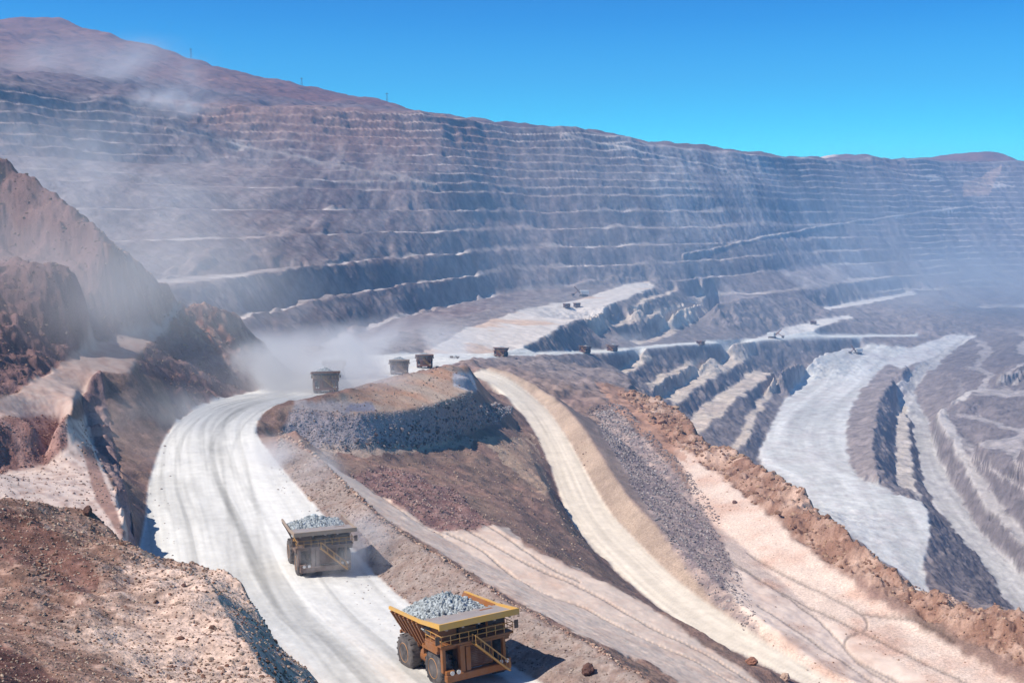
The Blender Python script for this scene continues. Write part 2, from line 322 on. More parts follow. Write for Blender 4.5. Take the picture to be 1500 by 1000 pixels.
def soft(m, n=2):
    m = m.astype(np.float32)
    for _ in range(n):
        m[1:-1] = (m[:-2] + m[1:-1] * 2 + m[2:]) / 4; m[:, 1:-1] = (m[:, :-2] + m[:, 1:-1] * 2 + m[:, 2:]) / 4
    return m
M = {}
M['road'] = zone3(RL, RR, .35); M['side'] = zone3(SL, SR, .5)
M['tan'] = zone3(SR, tanb, .6) & ~M['side']; M['dark'] = zone3(tanb, tant, .8)
M['plat'] = zone3(isl_in, isl_fr, .6); M['face'] = zone3(isl_fr, isl_toe, 1.2)
M['A'] = zone3(AL, AR, 1.6); M['B'] = zone3(BL, BR, 1.2); M['C'] = zone3(CL, CR, 1.5); M['Q'] = zone3(QL, QR, 1.2); M['X'] = zone3(XL, XR, .8)
M['X2'] = zone3(X2, [(x - 18, y + 16, z) for x, y, z in X2], 1)
M['ms'] = zone3(ms, ms2, 1.2)
bt = np.zeros(XG.shape, bool)
for c, t_ in BEN: bt |= zone3(c, t_, 1.2)
M['bt'] = bt
M['A2'] = zonepx([(1262,520),(1325,512),(1360,500),(1395,488),(1432,490),(1420,498),(1380,520),(1345,532),(1320,540)], 1300, 2100, 2)
M['out'] = zonepx([(-400,660),(0,726),(60,733),(125,739),(182,788),(235,813),(342,844),(374,890),(404,940),(452,974),(474,1000),(530,1080),(600,1200),(-400,1200)], 0, 66, 1)
M['T1'] = zonepx([(95,615),(125,612),(150,680),(172,730),(190,795),(100,790),(-200,790),(-200,700),(0,692),(70,680),(98,650)], 66, 250, 2) & (Z0 > -47.5)
M['T1r'] = zonepx([(-200,612),(0,612),(95,610),(100,650),(66,682),(0,694),(-200,720)], 150, 260, 2.5)
M['T1b'] = zonepx([(118,650),(135,655),(165,735),(185,788),(172,780),(140,730)], 66, 260, 1.5)
M['T2'] = zone3(T2u, T2o[8:], 1.0)
M['cliff'] = zone3(CLC, RL[8:44], .3) & ~M['road']
M['spur'] = zonepx([(-300,150),(0,225),(60,258),(122,310),(250,418),(335,458),(390,508),(412,545),(360,575),(300,592),(262,615),(240,560),(200,540),(225,480),(0,580),(-300,700)], 200, 480, 3) & ~M['T2'] & ~M['road']
M['knob'] = zonepx([(150,350),(250,415),(335,458),(390,508),(408,545),(330,530),(290,500),(245,480),(235,465),(200,430),(160,395)], 250, 480, 6) & ~M['road']
M['track'] = zonepx([(470,672),(500,690),(560,722),(640,772),(700,765),(745,772),(770,800),(850,835),(950,885),(1030,945),(1100,990),(1200,1060),(1100,1080),(960,975),(860,935),(760,880),(690,838),(620,792),(560,755),(500,705)], 90, 260, 3)
M['purp'] = zonepx([(513,695),(560,683),(600,692),(667,720),(720,768),(700,778),(645,780),(560,728)], 150, 330, 5)
M['strip'] = zonepx([(868,600),(900,598),(960,660),(1020,730),(1060,800),(1095,870),(1115,925),(1090,925),(1045,880),(1005,830),(955,760),(915,690),(885,640)], 200, 600, 6)
M['pink'] = zonepx([(985,650),(1060,690),(1130,760),(1230,840),(1330,905),(1420,960),(1600,1060),(1250,1080),(1180,985),(1110,930),(1065,870),(1060,800),(1020,740)], 150, 460, 8)
M['ridge'] = zonepx([(905,575),(955,582),(1000,606),(1060,645),(1112,678),(1182,725),(1235,776),(1302,830),(1352,856),(1422,886),(1510,902),(1600,940),(1600,1010),(1480,965),(1400,925),(1330,885),(1230,835),(1130,755),(1080,715),(1010,665),(950,620)], 180, 620, 5)
M['ltroad'] = zonepx([(1060,850),(1090,900),(1180,965),(1300,1030),(1600,1160),(1600,1110),(1400,1020),(1250,930),(1150,880),(1075,830)], 150, 330, 5)
M['bermz'] = zone3(RR[:112], berm[::-1], 1.0) if False else zonepx([(410,640),(455,662),(500,705),(560,762),(640,815),(700,853),(770,893),(850,938),(960,1005),(1100,1110),(900,1080),(790,1000),(700,945),(622,900),(560,850),(510,795),(470,750),(438,715),(405,675)], 70, 280, 1.5) & ~M['road']

# ------------------------------------------------------------------ surface roughness
near = YG < 1500
amp = np.full(XG.shape, 0.45); 
amp = np.where(YG > 260, 0.9, amp); amp = np.where(YG > 480, 2.4, amp); amp = np.where(wall > .5, 2.2, amp); amp = np.where(outside > .5, 6, amp)
for n_, a_ in (('spur', 1.9), ('knob', 3.2), ('ridge', 2.0), ('face', .9), ('strip', .5), ('pink', .22), ('ltroad', .18), ('track', .14), ('purp', .8), ('tan', .4), ('dark', .35), ('plat', .25), ('T1', .25), ('T1r', .7), ('T2', .3), ('cliff', 2.0),
               ('out', .30), ('A', .35), ('A2', .3), ('B', .35), ('C', .4), ('Q', .6), ('X', .6), ('X2', .5), ('bermz', .35), ('side', .06), ('road', .05)):
    amp[M[n_]] = a_
amp = np.where(wall > .5, amp * slope, amp)
for _ in range(4):
    amp[1:-1] = (amp[:-2] + amp[1:-1] * 2 + amp[2:]) / 4; amp[:, 1:-1] = (amp[:, :-2] + amp[:, 1:-1] * 2 + amp[:, 2:]) / 4
L1 = np.clip(YG * .035, 3.5, 60)
def lod(base): return base
# octaves whose size suits each distance band, blended so nothing snaps
rough = np.zeros(XG.shape)
for wl in (1.1, 2.3, 5.0, 11.0, 24.0, 55.0, 120.0):
    wgt = np.exp(-(np.log(wl / (YG * .022)) / 1.15) ** 2)
    if wgt.max() < .02: continue
    v = vn(XG / wl, YG / wl, int(wl * 7)) - .5
    rough += wgt * (1 - 2 * np.abs(v) * 1.6 if False else v) * 1.5
rough2 = np.zeros(XG.shape)
for wl in (.35, .8, 1.7, 3.6, 7.5, 16.0, 34.0):
    wgt = np.exp(-(np.log(wl / (YG * .0062)) / .75) ** 2)
    if wgt.max() > .02: rough2 += wgt * (vn(XG / wl + 7, YG / wl, int(wl * 13) + 3) - .5)
gull = (1 - np.abs(2 * vn(XG / 7.0 + fbm(XG / 30, YG / 30, 3, 2) * 1.5, YG / 45, 91) - 1)) - .5       # runnels down the faces
Z2 = Z1 + amp * rough + np.minimum(amp, 2.5) * (.55 + .3 * soft(M['spur'] | M['knob'], 3) + .8 * soft(M['ridge'], 3)) * rough2 * (YG * .004 + .25) / (YG * .004 + .6) + np.where(M['face'] | M['dark'] | M['cliff'] | M['tan'], gull * amp * .9, 0)
scree = fbm(XG / 26 + n2 * 1.2, YG / 80, 93, 3) * .9
scree2 = fbm(XG / 11 + n2 * 2.0 + n1 * 3, YG / 34, 94, 3) * .8; scree3 = fbm(XG / 60 + n1, YG / 160, 95, 2)
Z2 += (wall + (1 - wall) * sstep(480, 700, YG) * .5 * (1 - outside)) * (1 - bench_top) * slope * (1 - .45 * sstep(0, 40, Z0)) * (scree * 1.2 + scree2 * .9 + scree3 * 1.0 * wall) * sstep(300, 900, YG)
hs = (1 - outside) * 0 + outside
Z2 += soft(M['ridge'], 4) * ((.5 - np.abs(fbm(XG / 11, YG / 11, 211, 4))) * 3.6 - 1.2)
Z2 += soft(M['knob'], 4) * fbm(XG / 16, YG / 16, 213, 4) * 3.6
Z2 += hs * fbm(XG / 420, YG / 420, 71, 4) * np.clip((YG - 1300) * .018, 0, 28) * sstep(20, 300, YG - rimd)
# ruts on the tracks are shallow real grooves
def nearest(mask, la, lb, n=260):
    A_ = resamp(la, n); B_ = resamp(lb, n); C_ = (A_ + B_) / 2; W_ = np.linalg.norm((A_ - B_)[:, :2], axis=1)
    L_ = np.r_[0, np.cumsum(np.linalg.norm(np.diff(C_, axis=0), axis=1))]
    idx = np.nonzero(mask); x = XG[idx]; y = YG[idx]; w = np.zeros(len(x)); al = np.zeros(len(x)); T_ = np.gradient(C_[:, :2], axis=0); T_ /= np.linalg.norm(T_, axis=1)[:, None]
    for s0 in range(0, len(x), 20000):
        dx = x[s0:s0 + 20000, None] - C_[None, :, 0]; dy = y[s0:s0 + 20000, None] - C_[None, :, 1]
        b = np.argmin(dx * dx + dy * dy, 1); r = np.arange(len(b)); u = T_[b]
        w[s0:s0 + 20000] = dx[r, b] * u[:, 1] - dy[r, b] * u[:, 0]; al[s0:s0 + 20000] = L_[b] + dx[r, b] * u[:, 0] + dy[r, b] * u[:, 1]
    return idx, w, al
ri, rw, ra = nearest(M['road'], RL, RR); si, sw, sa = nearest(M['side'], SL, SR)
rstk = fbm(rw * .33 + .6 * np.sin(ra / 90), ra * .006, 101, 4, .6); sstk = fbm(sw * .8, sa * .012, 103, 4, .6)
Z2[ri] += rstk * .10; Z2[si] += sstk * .08
# wheel ruts on the pale bench between the roads and on the lower floor
TRK = [spline([P(*p) for p in pts]) for pts in (
    [(655,782,-57.5),(700,800,-58),(745,838,-58.5),(800,872,-59),(850,890,-60),(920,935,-61),(1000,975,-62.5),(1080,1020,-63)],
    [(672,775,-59),(720,797,-59.2),(770,828,-60),(820,850,-61),(880,880,-62),(950,925,-63),(1030,965,-64),(1110,1010,-64.5)],
    [(690,760,-60.5),(740,790,-60.5),(800,835,-61.5),(850,860,-62.3)],
    [(1070,825,-96),(1130,860,-96),(1200,905,-96),(1260,965,-95.5),(1330,1010,-95.5)],
    [(1075,835,-96),(1180,880,-96),(1290,935,-96),(1400,985,-95.5),(1480,1020,-95)],
    [(1095,800,-96),(1180,850,-96),(1255,890,-96),(1270,915,-96),(1240,930,-95.7),(1250,955,-95.5),(1330,1000,-95.5)],
    [(1255,892,-96),(1330,905,-95.5),(1400,935,-95)],
    [(1110,905,-95.5),(1220,960,-95),(1320,1020,-95)],
    [(480,683,-56),(540,718,-56),(600,760,-56.5),(650,785,-57)])]
trk = np.zeros(XG.shape)
for T_ in TRK:
    p = densify(T_); i_ = np.rint(np.interp(np.log(p[:, 1]), LY, np.arange(NI))).astype(int); j_ = np.rint(np.interp(p[:, 0] / p[:, 1], SS, np.arange(NJ))).astype(int)
    trk[i_, j_] = 1
trk = np.maximum(trk, soft(trk, 1) * 1.6)
Z2 -= trk * .25
# grade the ground under each truck later through this lookup
def ground(x, y):
    i = np.interp(math.log(y), LY, np.arange(NI)); j = np.interp(x / y, SS, np.arange(NJ)); a, b = int(i), int(j); fi, fj = i - a, j - b
    return float(Z2[a, b] * (1 - fi) * (1 - fj) + Z2[a + 1, b] * fi * (1 - fj) + Z2[a, b + 1] * (1 - fi) * fj + Z2[a + 1, b + 1] * fi * fj)

# ------------------------------------------------------------------ ground colours (rock and dust, with shade painted into the outcrop's near corner)
def c3(*c): return np.array(c, np.float32)
big = fbm(XG / np.clip(YG * .12, 12, 260), YG / np.clip(YG * .12, 12, 260) , 131, 3)
mid = fbm(XG / np.clip(YG * .03, 3, 60) + 5, np.log(YG) * 30, 133, 3)
fine = fbm(XG / np.clip(YG * .008, .5, 12), np.log(YG) * 120, 135, 3)
Cc = np.zeros(XG.shape + (3,), np.float32)
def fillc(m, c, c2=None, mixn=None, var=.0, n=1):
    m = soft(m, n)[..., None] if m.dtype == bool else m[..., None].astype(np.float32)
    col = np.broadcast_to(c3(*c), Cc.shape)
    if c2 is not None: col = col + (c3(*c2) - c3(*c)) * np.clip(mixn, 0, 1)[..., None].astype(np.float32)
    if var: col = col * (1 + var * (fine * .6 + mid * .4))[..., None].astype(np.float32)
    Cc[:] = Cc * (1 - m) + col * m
allm = np.ones(XG.shape, np.float32)
fillc(allm, (.30,.215,.165), (.24,.16,.13), .5 + mid, .45)
far = sstep(420, 700, YG)
fillc(far, (.285,.24,.225), (.19,.162,.16), .5 + big * 1.2 + mid * .3, .35)
fillc(wall * .9, (.215,.18,.175), (.135,.12,.13), .5 + big * 1.4 + mid * .4, .4)
warm = wall * (1 - sstep(560, 1050, PX + n1 * 120)); fillc(warm * .9, (.275,.195,.175), (.175,.125,.12), .5 + big * 1.3 + mid * .4, .4)
pale = sstep(.05, .45, fbm(XG / 330 + 2, YG / 500, 151, 4) - .25 + .6 * np.exp(-((PX - 1090 - (PY - 300) * 1.0) / 95) ** 2) * sstep(1400, 1900, YG)); fillc(pale * wall * .85, (.46,.43,.42), (.27,.25,.26), .5 + mid * 1.6, .4)
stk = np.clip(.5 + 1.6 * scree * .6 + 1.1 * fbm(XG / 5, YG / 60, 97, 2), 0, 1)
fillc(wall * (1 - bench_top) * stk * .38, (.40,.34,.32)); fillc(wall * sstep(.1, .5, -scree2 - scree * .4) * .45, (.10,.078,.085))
patch = sstep(-.15, .35, fbm(XG / 55, YG / 110, 141, 3) + .25 * sstep(0, -60, Z0))
fillc(bench_top * (.35 + .65 * patch), (.66,.59,.52), (.48,.43,.40), .5 + big, .3)
rust = sstep(.1, .5, fbm(XG / 500, YG / 300 + 9, 161, 3)) * wall * sstep(60, 130, Z0); fillc(rust * .6, (.33,.18,.13))
fillc(outside, (.25,.14,.105), (.20,.10,.08), .5 + big * 1.3, .25)
fillc(outside * (1 - sstep(150, 520, YG - rimd + big * 160)) * sstep(3200, 2600, YG), (.19,.145,.145), (.145,.105,.11), .5 + mid, .3)
pinkhill = zonepx([(1165,245),(1212,216),(1240,214),(1190,243)], 2900, 4000, 1); fillc(pinkhill, (.75,.6,.48))
fillc(zonepx([(1410,268),(1470,240),(1450,285),(1410,290)], 2000, 3300, 6).astype(np.float32) * .6, (.55,.38,.28))
# left
fillc(M['spur'], (.23,.15,.14), (.165,.105,.10), .5 + mid * 1.3, .5)
fillc(M['knob'].astype(np.float32) * .75, (.24,.105,.07), (.40,.27,.19), .35 + fine * 1.6, .4)
fillc(M['cliff'], (.30,.235,.22), (.24,.16,.15), .5 + gull, .25)
fillc(M['T2'], (.52,.43,.37), (.40,.30,.25), .4 + fine * 1.4, .3)
fillc(M['T1'], (.66,.57,.49), (.42,.33,.28), .3 + fine * 1.6, .3)
fillc(M['T1r'], (.25,.14,.12), (.36,.235,.20), .4 + fine, .4)
fillc(M['T1b'], (.33,.22,.18), var=.3)
og = sstep(-.1, .35, fbm(XG / 11 + 3, YG / 16, 171, 3) + (PX - 230) / 700 * .8)
fillc(M['out'], (.26,.165,.125), (.62,.49,.39), og * 1.15 + fine * .6, .45)
fillc(zonepx([(-200,920),(0,932),(60,977),(112,1015),(-200,1100)], 20, 60, 5), (.09,.045,.04), (.17,.10,.085), .35 + fine, .4, 2)  # shade of the steep near face, painted in as dark red rock
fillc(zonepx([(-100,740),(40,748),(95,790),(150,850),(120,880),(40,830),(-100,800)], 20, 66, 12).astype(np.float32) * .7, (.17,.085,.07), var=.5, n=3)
# island and slopes
fillc(M['track'], (.74,.63,.51), (.58,.45,.35), .25 + mid * .9 + fine * .6, .2, 2)
fillc(M['purp'], (.21,.125,.115), (.27,.18,.16), .5 + fine, .4, 2)
fillc(M['bermz'], (.36,.31,.27), (.24,.185,.155), .45 + fine * 1.3, .35, 2)
fillc(M['face'], (.37,.345,.35), (.34,.26,.235), sstep(520, 720, PX) + fine * .7, .45, 2)
fillc(M['plat'], (.52,.42,.32), (.47,.29,.19), .5 + mid * 1.5, .2, 2)
fillc(zonepx([(432,590),(520,588),(540,598),(510,606),(430,604)], 250, 420, 4), (.42,.39,.37), var=.3)
fillc(zonepx([(510,592),(545,590),(552,603),(505,604)], 250, 420, 3), (.30,.30,.34), var=.3)
fillc(zonepx([(664,546),(692,546),(700,572),(662,582)], 380, 560, 3), (.50,.50,.50), (.34,.35,.38), .4 + fine * 1.5, .2)
fillc(zonepx([(470,652),(640,648),(700,640),(690,652),(600,662),(470,668)], 200, 420, 4).astype(np.float32) * .7, (.50,.41,.32))
fillc(zonepx([(700,640),(780,640),(810,700),(800,730)], 250, 460, 6).astype(np.float32) * np.clip(.5 + 1.8 * (vn(XG / 3.0 + YG / 9, YG / 60, 177) - .5), 0, 1), (.50,.38,.27))
fillc(M['tan'], (.44,.355,.27), (.34,.27,.21), .35 + gull * .8, .3)
fillc(M['dark'], (.25,.20,.175), (.31,.25,.21), .5 + gull, .25, 2)
fillc(M['pink'], (.72,.61,.50), (.55,.40,.31), .3 + mid * 1.3 + fine * .4, .25, 2)
fillc(M['strip'], (.27,.225,.22), (.42,.34,.29), .4 + fine * 1.5, .4, 3)
fillc(M['ridge'], (.30,.18,.125), (.46,.34,.26), .4 + mid * 1.1 + fine * .7, .45, 2)
fillc(zonepx([(870,560),(915,570),(990,640),(1010,680),(960,650),(900,600)], 300, 700, 8).astype(np.float32) * .7, (.42,.25,.17), var=.5)
fillc(M['ltroad'], (.78,.67,.55), (.55,.42,.33), .3 + mid * 1.2, .2, 3)
# pit ramps
fillc(bench_r * .7, (.48,.43,.40), var=.25)
fillc(M['A'] | M['A2'], (.66,.65,.62), (.52,.49,.47), .4 + fine * 1.1 + mid * .6, .25, 2)
fillc(M['B'], (.58,.55,.52), (.42,.39,.38), .4 + fine + mid * .6, .2)
fillc(M['C'], (.58,.53,.48), (.45,.41,.38), .4 + mid, .2)
fillc(M['ms'], (.52,.46,.40), var=.25)
fillc(M['Q'], (.66,.60,.53), (.60,.45,.34), sstep(.1, .5, mid + (800 - PX) / 500), .15)
fillc(M['X'] | M['X2'], (.70,.66,.60), var=.2)
fillc(M['bt'], (.62,.53,.43), (.50,.41,.34), .4 + mid, .2)
for nm, la, lb, sc in (('A', AL, AR, .07), ('B', BL, BR, .16)):
    i_, w_, a_ = nearest(M[nm], la, lb); ln_ = fbm(w_ * sc + np.sin(a_ / 130), a_ * .004, 109, 4, .65)
    Cc[i_] *= (1 + .34 * ln_)[:, None].astype(np.float32); Z2[i_] += ln_ * .3
Cc *= (1 - np.clip(trk, 0, 1) * .42)[..., None].astype(np.float32)
# roads, with wheel-packed bands along them
m = soft(M['road'], 1)[..., None]; rc = np.broadcast_to(c3(.70,.705,.68), Cc.shape).copy()
st_ = np.zeros(XG.shape); st_[ri] = rstk + .55 * fbm(rw * 2.4 + 2 * np.sin(ra / 40), ra * .012, 107, 2) + .35 * fbm(rw * .3, ra * .05, 108, 3); e_ = np.zeros(XG.shape); e_[ri] = np.abs(rw)
rut = np.zeros(XG.shape); rut[ri] = sstep(.12, .42, fbm(rw * .55 + 1.1 * np.sin(ra / 70) + .5 * np.sin(ra / 23), ra * .0045, 105, 3))
rc *= (1 + .13 * st_ + .05 * fine - .24 * rut)[..., None]
brown = sstep(90, 150, -YG + 235)[..., None] * sstep(-.25, .3, st_ + mid * .3)[..., None] * .6
rc = rc * (1 - brown) + c3(.60,.51,.44) * brown
Cc[:] = Cc * (1 - m) + rc * m
m = soft(M['side'], 1)[..., None]; st2 = np.zeros(XG.shape); st2[si] = sstk
sc_ = c3(.72,.64,.53) * (1 + .28 * st2 + .12 * fine)[..., None]
Cc[:] = Cc * (1 - m) + sc_ * m
mv = (1 - .8 * soft(M['road'] | M['side'] | M['A'] | M['B'], 1))[..., None].astype(np.float32)
fw = sstep(380, 800, YG)[..., None].astype(np.float32); Cc = Cc * (1 - mv) + Cc * mv * (c3(1.035, .968, 1.0) * (1 - fw) + c3(1.0, .985, 1.01) * fw)
for k_ in range(13):                     # single tyre tracks wandering over the packed dust
    w0 = rng.uniform(-11, 11); A_ = rng.uniform(.5, 4); L_ = rng.uniform(25, 80); ph = rng.uniform(0, 6.28); a0 = rng.uniform(0, 260); ln = rng.uniform(80, 260)
    wv = w0 + A_ * np.sin(ra / L_ + ph); g_ = 0
    for o_ in (-2.4, 2.4): g_ = np.maximum(g_, np.exp(-((rw - wv - o_) / .42) ** 2))
    g_ = g_ * sstep(a0, a0 + 25, ra) * (1 - sstep(a0 + ln, a0 + ln + 40, ra)) * (.5 + .5 * vn(ra * .7, rw * 0 + k_, 5))
    Cc[ri] *= (1 - .17 * g_)[:, None].astype(np.float32)
blot = sstep(.25, .5, fbm(rw * .12 + 9, ra * .02, 191, 4)); Cc[ri] *= (1 - .16 * blot)[:, None].astype(np.float32) * c3(1, .985, .965)
Cc = np.clip(Cc, .02, .85)

# ------------------------------------------------------------------ meshes
def mat_new(name):
    m = bpy.data.materials.new(name); m.use_nodes = True; return m, m.node_tree.nodes, m.node_tree.links
def earth_mat(name, scale, bump, rough=.95, var=.5):
    m, N, L = mat_new(name); b = N['Principled BSDF']; b.inputs['Roughness'].default_value = rough; b.inputs['Specular IOR Level'].default_value = .12
    at = N.new('ShaderNodeAttribute'); at.attribute_name = 'Col'; tc = N.new('ShaderNodeTexCoord')
    n1_ = N.new('ShaderNodeTexNoise'); n1_.inputs['Scale'].default_value = scale; n1_.inputs['Detail'].default_value = 6; n1_.inputs['Roughness'].default_value = .7
    L.new(tc.outputs['Object'], n1_.inputs['Vector'])
    mr = N.new('ShaderNodeMapRange'); mr.inputs['From Min'].default_value = .3; mr.inputs['From Max'].default_value = .7; mr.inputs['To Min'].default_value = 1 - var; mr.inputs['To Max'].default_value = 1 + var * .8
    L.new(n1_.outputs['Fac'], mr.inputs['Value'])
    mx = N.new('ShaderNodeMix'); mx.data_type = 'RGBA'; mx.blend_type = 'MULTIPLY'; mx.inputs['Factor'].default_value = 1
    L.new(at.outputs['Color'], mx.inputs[6]); L.new(mr.outputs['Result'], mx.inputs[7]); L.new(mx.outputs[2], b.inputs['Base Color'])
    if bump:
        n2_ = N.new('ShaderNodeTexNoise'); n2_.inputs['Scale'].default_value = scale * 1.7; n2_.inputs['Detail'].default_value = 5; L.new(tc.outputs['Object'], n2_.inputs['Vector'])
        bp = N.new('ShaderNodeBump'); bp.inputs['Strength'].default_value = .7; bp.inputs['Distance'].default_value = bump; L.new(n2_.outputs['Fac'], bp.inputs['Height']); L.new(bp.outputs['Normal'], b.inputs['Normal'])
    return m
idm = np.zeros(XG.shape, np.int8)
idm[(YG > 480)] = 3; idm[outside > .5] = 4
for n_ in ('A', 'A2', 'B', 'C', 'Q', 'X', 'X2'): idm[M[n_]] = 5
idm[M['out']] = 6; idm[M['plat'] | M['face']] = 8
idm[M['T1'] | M['T2'] | M['track'] | M['ltroad']] = 7
idm[M['side']] = 2; idm[M['road']] = 1
VX = np.stack([XG, YG, Z2], -1).reshape(-1, 3)
du = np.gradient(np.stack([XG, YG, Z2], -1), axis=1); dv = np.gradient(np.stack([XG, YG, Z2], -1), axis=0)
NRM = np.cross(du, dv); NRM /= np.linalg.norm(NRM, axis=-1, keepdims=True); NRM = NRM.reshape(-1, 3)
CV = Cc.reshape(-1, 3)
fz = np.maximum.reduce([idm[:-1, :-1], idm[1:, 1:]]) * 0 + idm[:-1, :-1]
v00 = (np.arange(NI - 1)[:, None] * NJ + np.arange(NJ - 1)[None]); quads = np.stack([v00, v00 + 1, v00 + NJ + 1, v00 + NJ], -1)
def build_sheet(name, zid, mat):
    q_ = quads[fz == zid]
    used, inv = np.unique(q_, return_inverse=True); q_ = inv.reshape(-1, 4)
    me = bpy.data.meshes.new(name); me.vertices.add(len(used)); me.vertices.foreach_set('co', VX[used].astype(np.float32).ravel())
    me.loops.add(q_.size); me.loops.foreach_set('vertex_index', q_.astype(np.int32).ravel())
    me.polygons.add(len(q_)); me.polygons.foreach_set('loop_start', np.arange(0, q_.size, 4, dtype=np.int32))
    me.update(calc_edges=True); me.polygons.foreach_set('use_smooth', np.ones(len(q_), bool))
    ca = me.color_attributes.new('Col', 'FLOAT_COLOR', 'POINT'); ca.data.foreach_set('color', np.c_[CV[used], np.ones(len(used))].astype(np.float32).ravel())
    me.normals_split_custom_set_from_vertices(NRM[used].tolist())
    me.materials.append(mat); o = bpy.data.objects.new(name, me); COL.objects.link(o); o['kind'] = 'structure'; return o
e_near = earth_mat('stony earth', 1.6, .25, var=.35); e_road = earth_mat('packed dust', .5, .06, var=.10); e_far = earth_mat('blasted rock', .09, 2.0, var=.35)
e_hill = earth_mat('desert hill', .012, 6, var=.3); e_ramp = earth_mat('pale crushed rock', .10, .8, var=.22); e_out = earth_mat('foreground scree', 3.2, .12, var=.45)
build_sheet('ground', 0, e_near); build_sheet('haul_road', 1, e_road); build_sheet('side_road', 2, e_road); build_sheet('terrain', 3, e_far)
build_sheet('hills', 4, e_hill); build_sheet('ramp_road', 5, e_ramp); build_sheet('foreground_ground', 6, e_out); build_sheet('path', 7, e_road); build_sheet('mound_terrain', 8, e_near)

# ------------------------------------------------------------------ loose stones
def ico(sub, seed, rg=.35):
    bm = bmesh.new(); bmesh.ops.create_icosphere(bm, subdivisions=sub, radius=1); r = np.random.default_rng(seed)
    pl = r.normal(size=(7, 3)); pl /= np.linalg.norm(pl, axis=1)[:, None]; hh = r.uniform(.55, .95, 7)
    V = np.array([v.co[:] for v in bm.verts])
    for n_, h_ in zip(pl, hh):
        d_ = V @ n_; V -= np.where(d_ > h_, d_ - h_, 0)[:, None] * n_[None]
    V *= r.uniform(.7, 1.25, 3)[None]; V += r.normal(size=V.shape) * .05
    Fc = np.array([[v.index for v in f.verts] for f in bm.faces]); bm.free(); return V, Fc
ICOS = [ico(1, s) for s in range(6)]; ICOB = [ico(2, s + 20) for s in range(6)]
def stones(name, pts, sizes, cols, mat, base=ICOS, sink=.25):
    vs, fs, cs = [], [], []; o_ = 0
    for kk in range(len(base)):
        V, Fc = base[kk]; sel = np.arange(kk, len(pts), len(base)); n = len(sel)
        if n == 0: continue
        a = rng.uniform(0, 6.28, n); b = rng.uniform(-.6, .6, n); ca, sa, cb, sb = np.cos(a), np.sin(a), np.cos(b), np.sin(b)
        Rm = np.stack([np.stack([ca, -sa * cb, sa * sb], -1), np.stack([sa, ca * cb, -ca * sb], -1), np.stack([0 * a, sb, cb], -1)], 1)
        W = np.einsum('nij,vj->nvi', Rm, V) * sizes[sel][:, None, None] * np.array([1, 1, .75]) + pts[sel][:, None, :]; W[..., 2] += sizes[sel][:, None] * (.6 - sink - .2)
        vs.append(W.reshape(-1, 3)); fs.append((Fc[None] + (np.arange(n) * len(V))[:, None, None]).reshape(-1, 3) + o_); o_ += n * len(V)
        cs.append(np.repeat(cols[sel], len(V), 0))
    vs = np.concatenate(vs); fs = np.concatenate(fs); cs = np.concatenate(cs)
    me = bpy.data.meshes.new(name); me.vertices.add(len(vs)); me.vertices.foreach_set('co', vs.astype(np.float32).ravel()); me.loops.add(fs.size); me.loops.foreach_set('vertex_index', fs.astype(np.int32).ravel())
    me.polygons.add(len(fs)); me.polygons.foreach_set('loop_start', np.arange(0, fs.size, 3, dtype=np.int32)); me.update(calc_edges=True); me.polygons.foreach_set('use_smooth', np.zeros(len(fs), bool))
    ca = me.color_attributes.new('Col', 'FLOAT_COLOR', 'POINT'); ca.data.foreach_set('color', np.c_[cs, np.ones(len(cs))].astype(np.float32).ravel())
    me.materials.append(mat); o = bpy.data.objects.new(name, me); COL.objects.link(o); return o
stone_m = earth_mat('loose stone', 2.5, 0, var=.3)
def pick(mask, n, dens=None):
    idx = np.nonzero(mask); w = np.ones(len(idx[0])) if dens is None else dens[idx]
    w = w * (YG[idx] ** .8); w = w / w.sum(); s_ = rng.choice(len(w), n, p=w); ii, jj = idx[0][s_], idx[1][s_]
    ii2 = np.minimum(ii + 1, NI - 1); jj2 = np.minimum(jj + 1, NJ - 1); u = rng.random(n); v = rng.random(n)
    a, b = VX.reshape(NI, NJ, 3), None
    p = a[ii, jj] * ((1 - u) * (1 - v))[:, None] + a[ii2, jj] * (u * (1 - v))[:, None] + a[ii, jj2] * ((1 - u) * v)[:, None] + a[ii2, jj2] * (u * v)[:, None]
    return p, ii, jj
SP_, SZ_, SC_ = [], [], []
def add_stones(mask, n, pxs, c1, c2, dens=None, big=2.2):
    p, ii, jj = pick(mask, n, dens); d = p[:, 1]
    s_ = d / 1608 * pxs * np.exp(rng.normal(size=n) * .42); s_ = np.minimum(s_, d / 1608 * pxs * big)
    t_ = rng.random(n)[:, None]; SP_.append(p); SZ_.append(s_); SC_.append((c3(*c1) * (1 - t_) + c3(*c2) * t_) * rng.uniform(.75, 1.2, n)[:, None])
inv = (PX > -60) & (PX < 1560) & (PY < 1060)
add_stones(M['out'] & inv, 9000, 1.5, (.50,.40,.32), (.20,.10,.075))
add_stones(M['out'] & inv & (PX > 40), 900, 2.8, (.16,.08,.06), (.42,.32,.26), dens=sstep(-.1, .5, fbm(XG / 6, YG / 8, 181, 2)) + .05)
add_stones(M['road'] & (np.abs(e_) > 9.5) & (YG < 330) & inv, 260, 1.1, (.50,.46,.43), (.25,.2,.18))
add_stones(M['face'] & inv & (soft(zone3(isl_fr, isl_toe), 1) > .3) & (Z0 < -60), 500, 2.2, (.34,.30,.30), (.16,.11,.11))
add_stones(M['T1'] & inv, 700, 1.3, (.26,.16,.13), (.40,.30,.25))
add_stones(M['T1r'] & inv, 900, 1.2, (.22,.10,.08), (.36,.22,.18))
add_stones(M['face'] & inv, 4600, .95, (.48,.45,.46), (.25,.21,.21))
add_stones(M['purp'] & inv, 1600, 1.4, (.16,.09,.085), (.40,.30,.27))
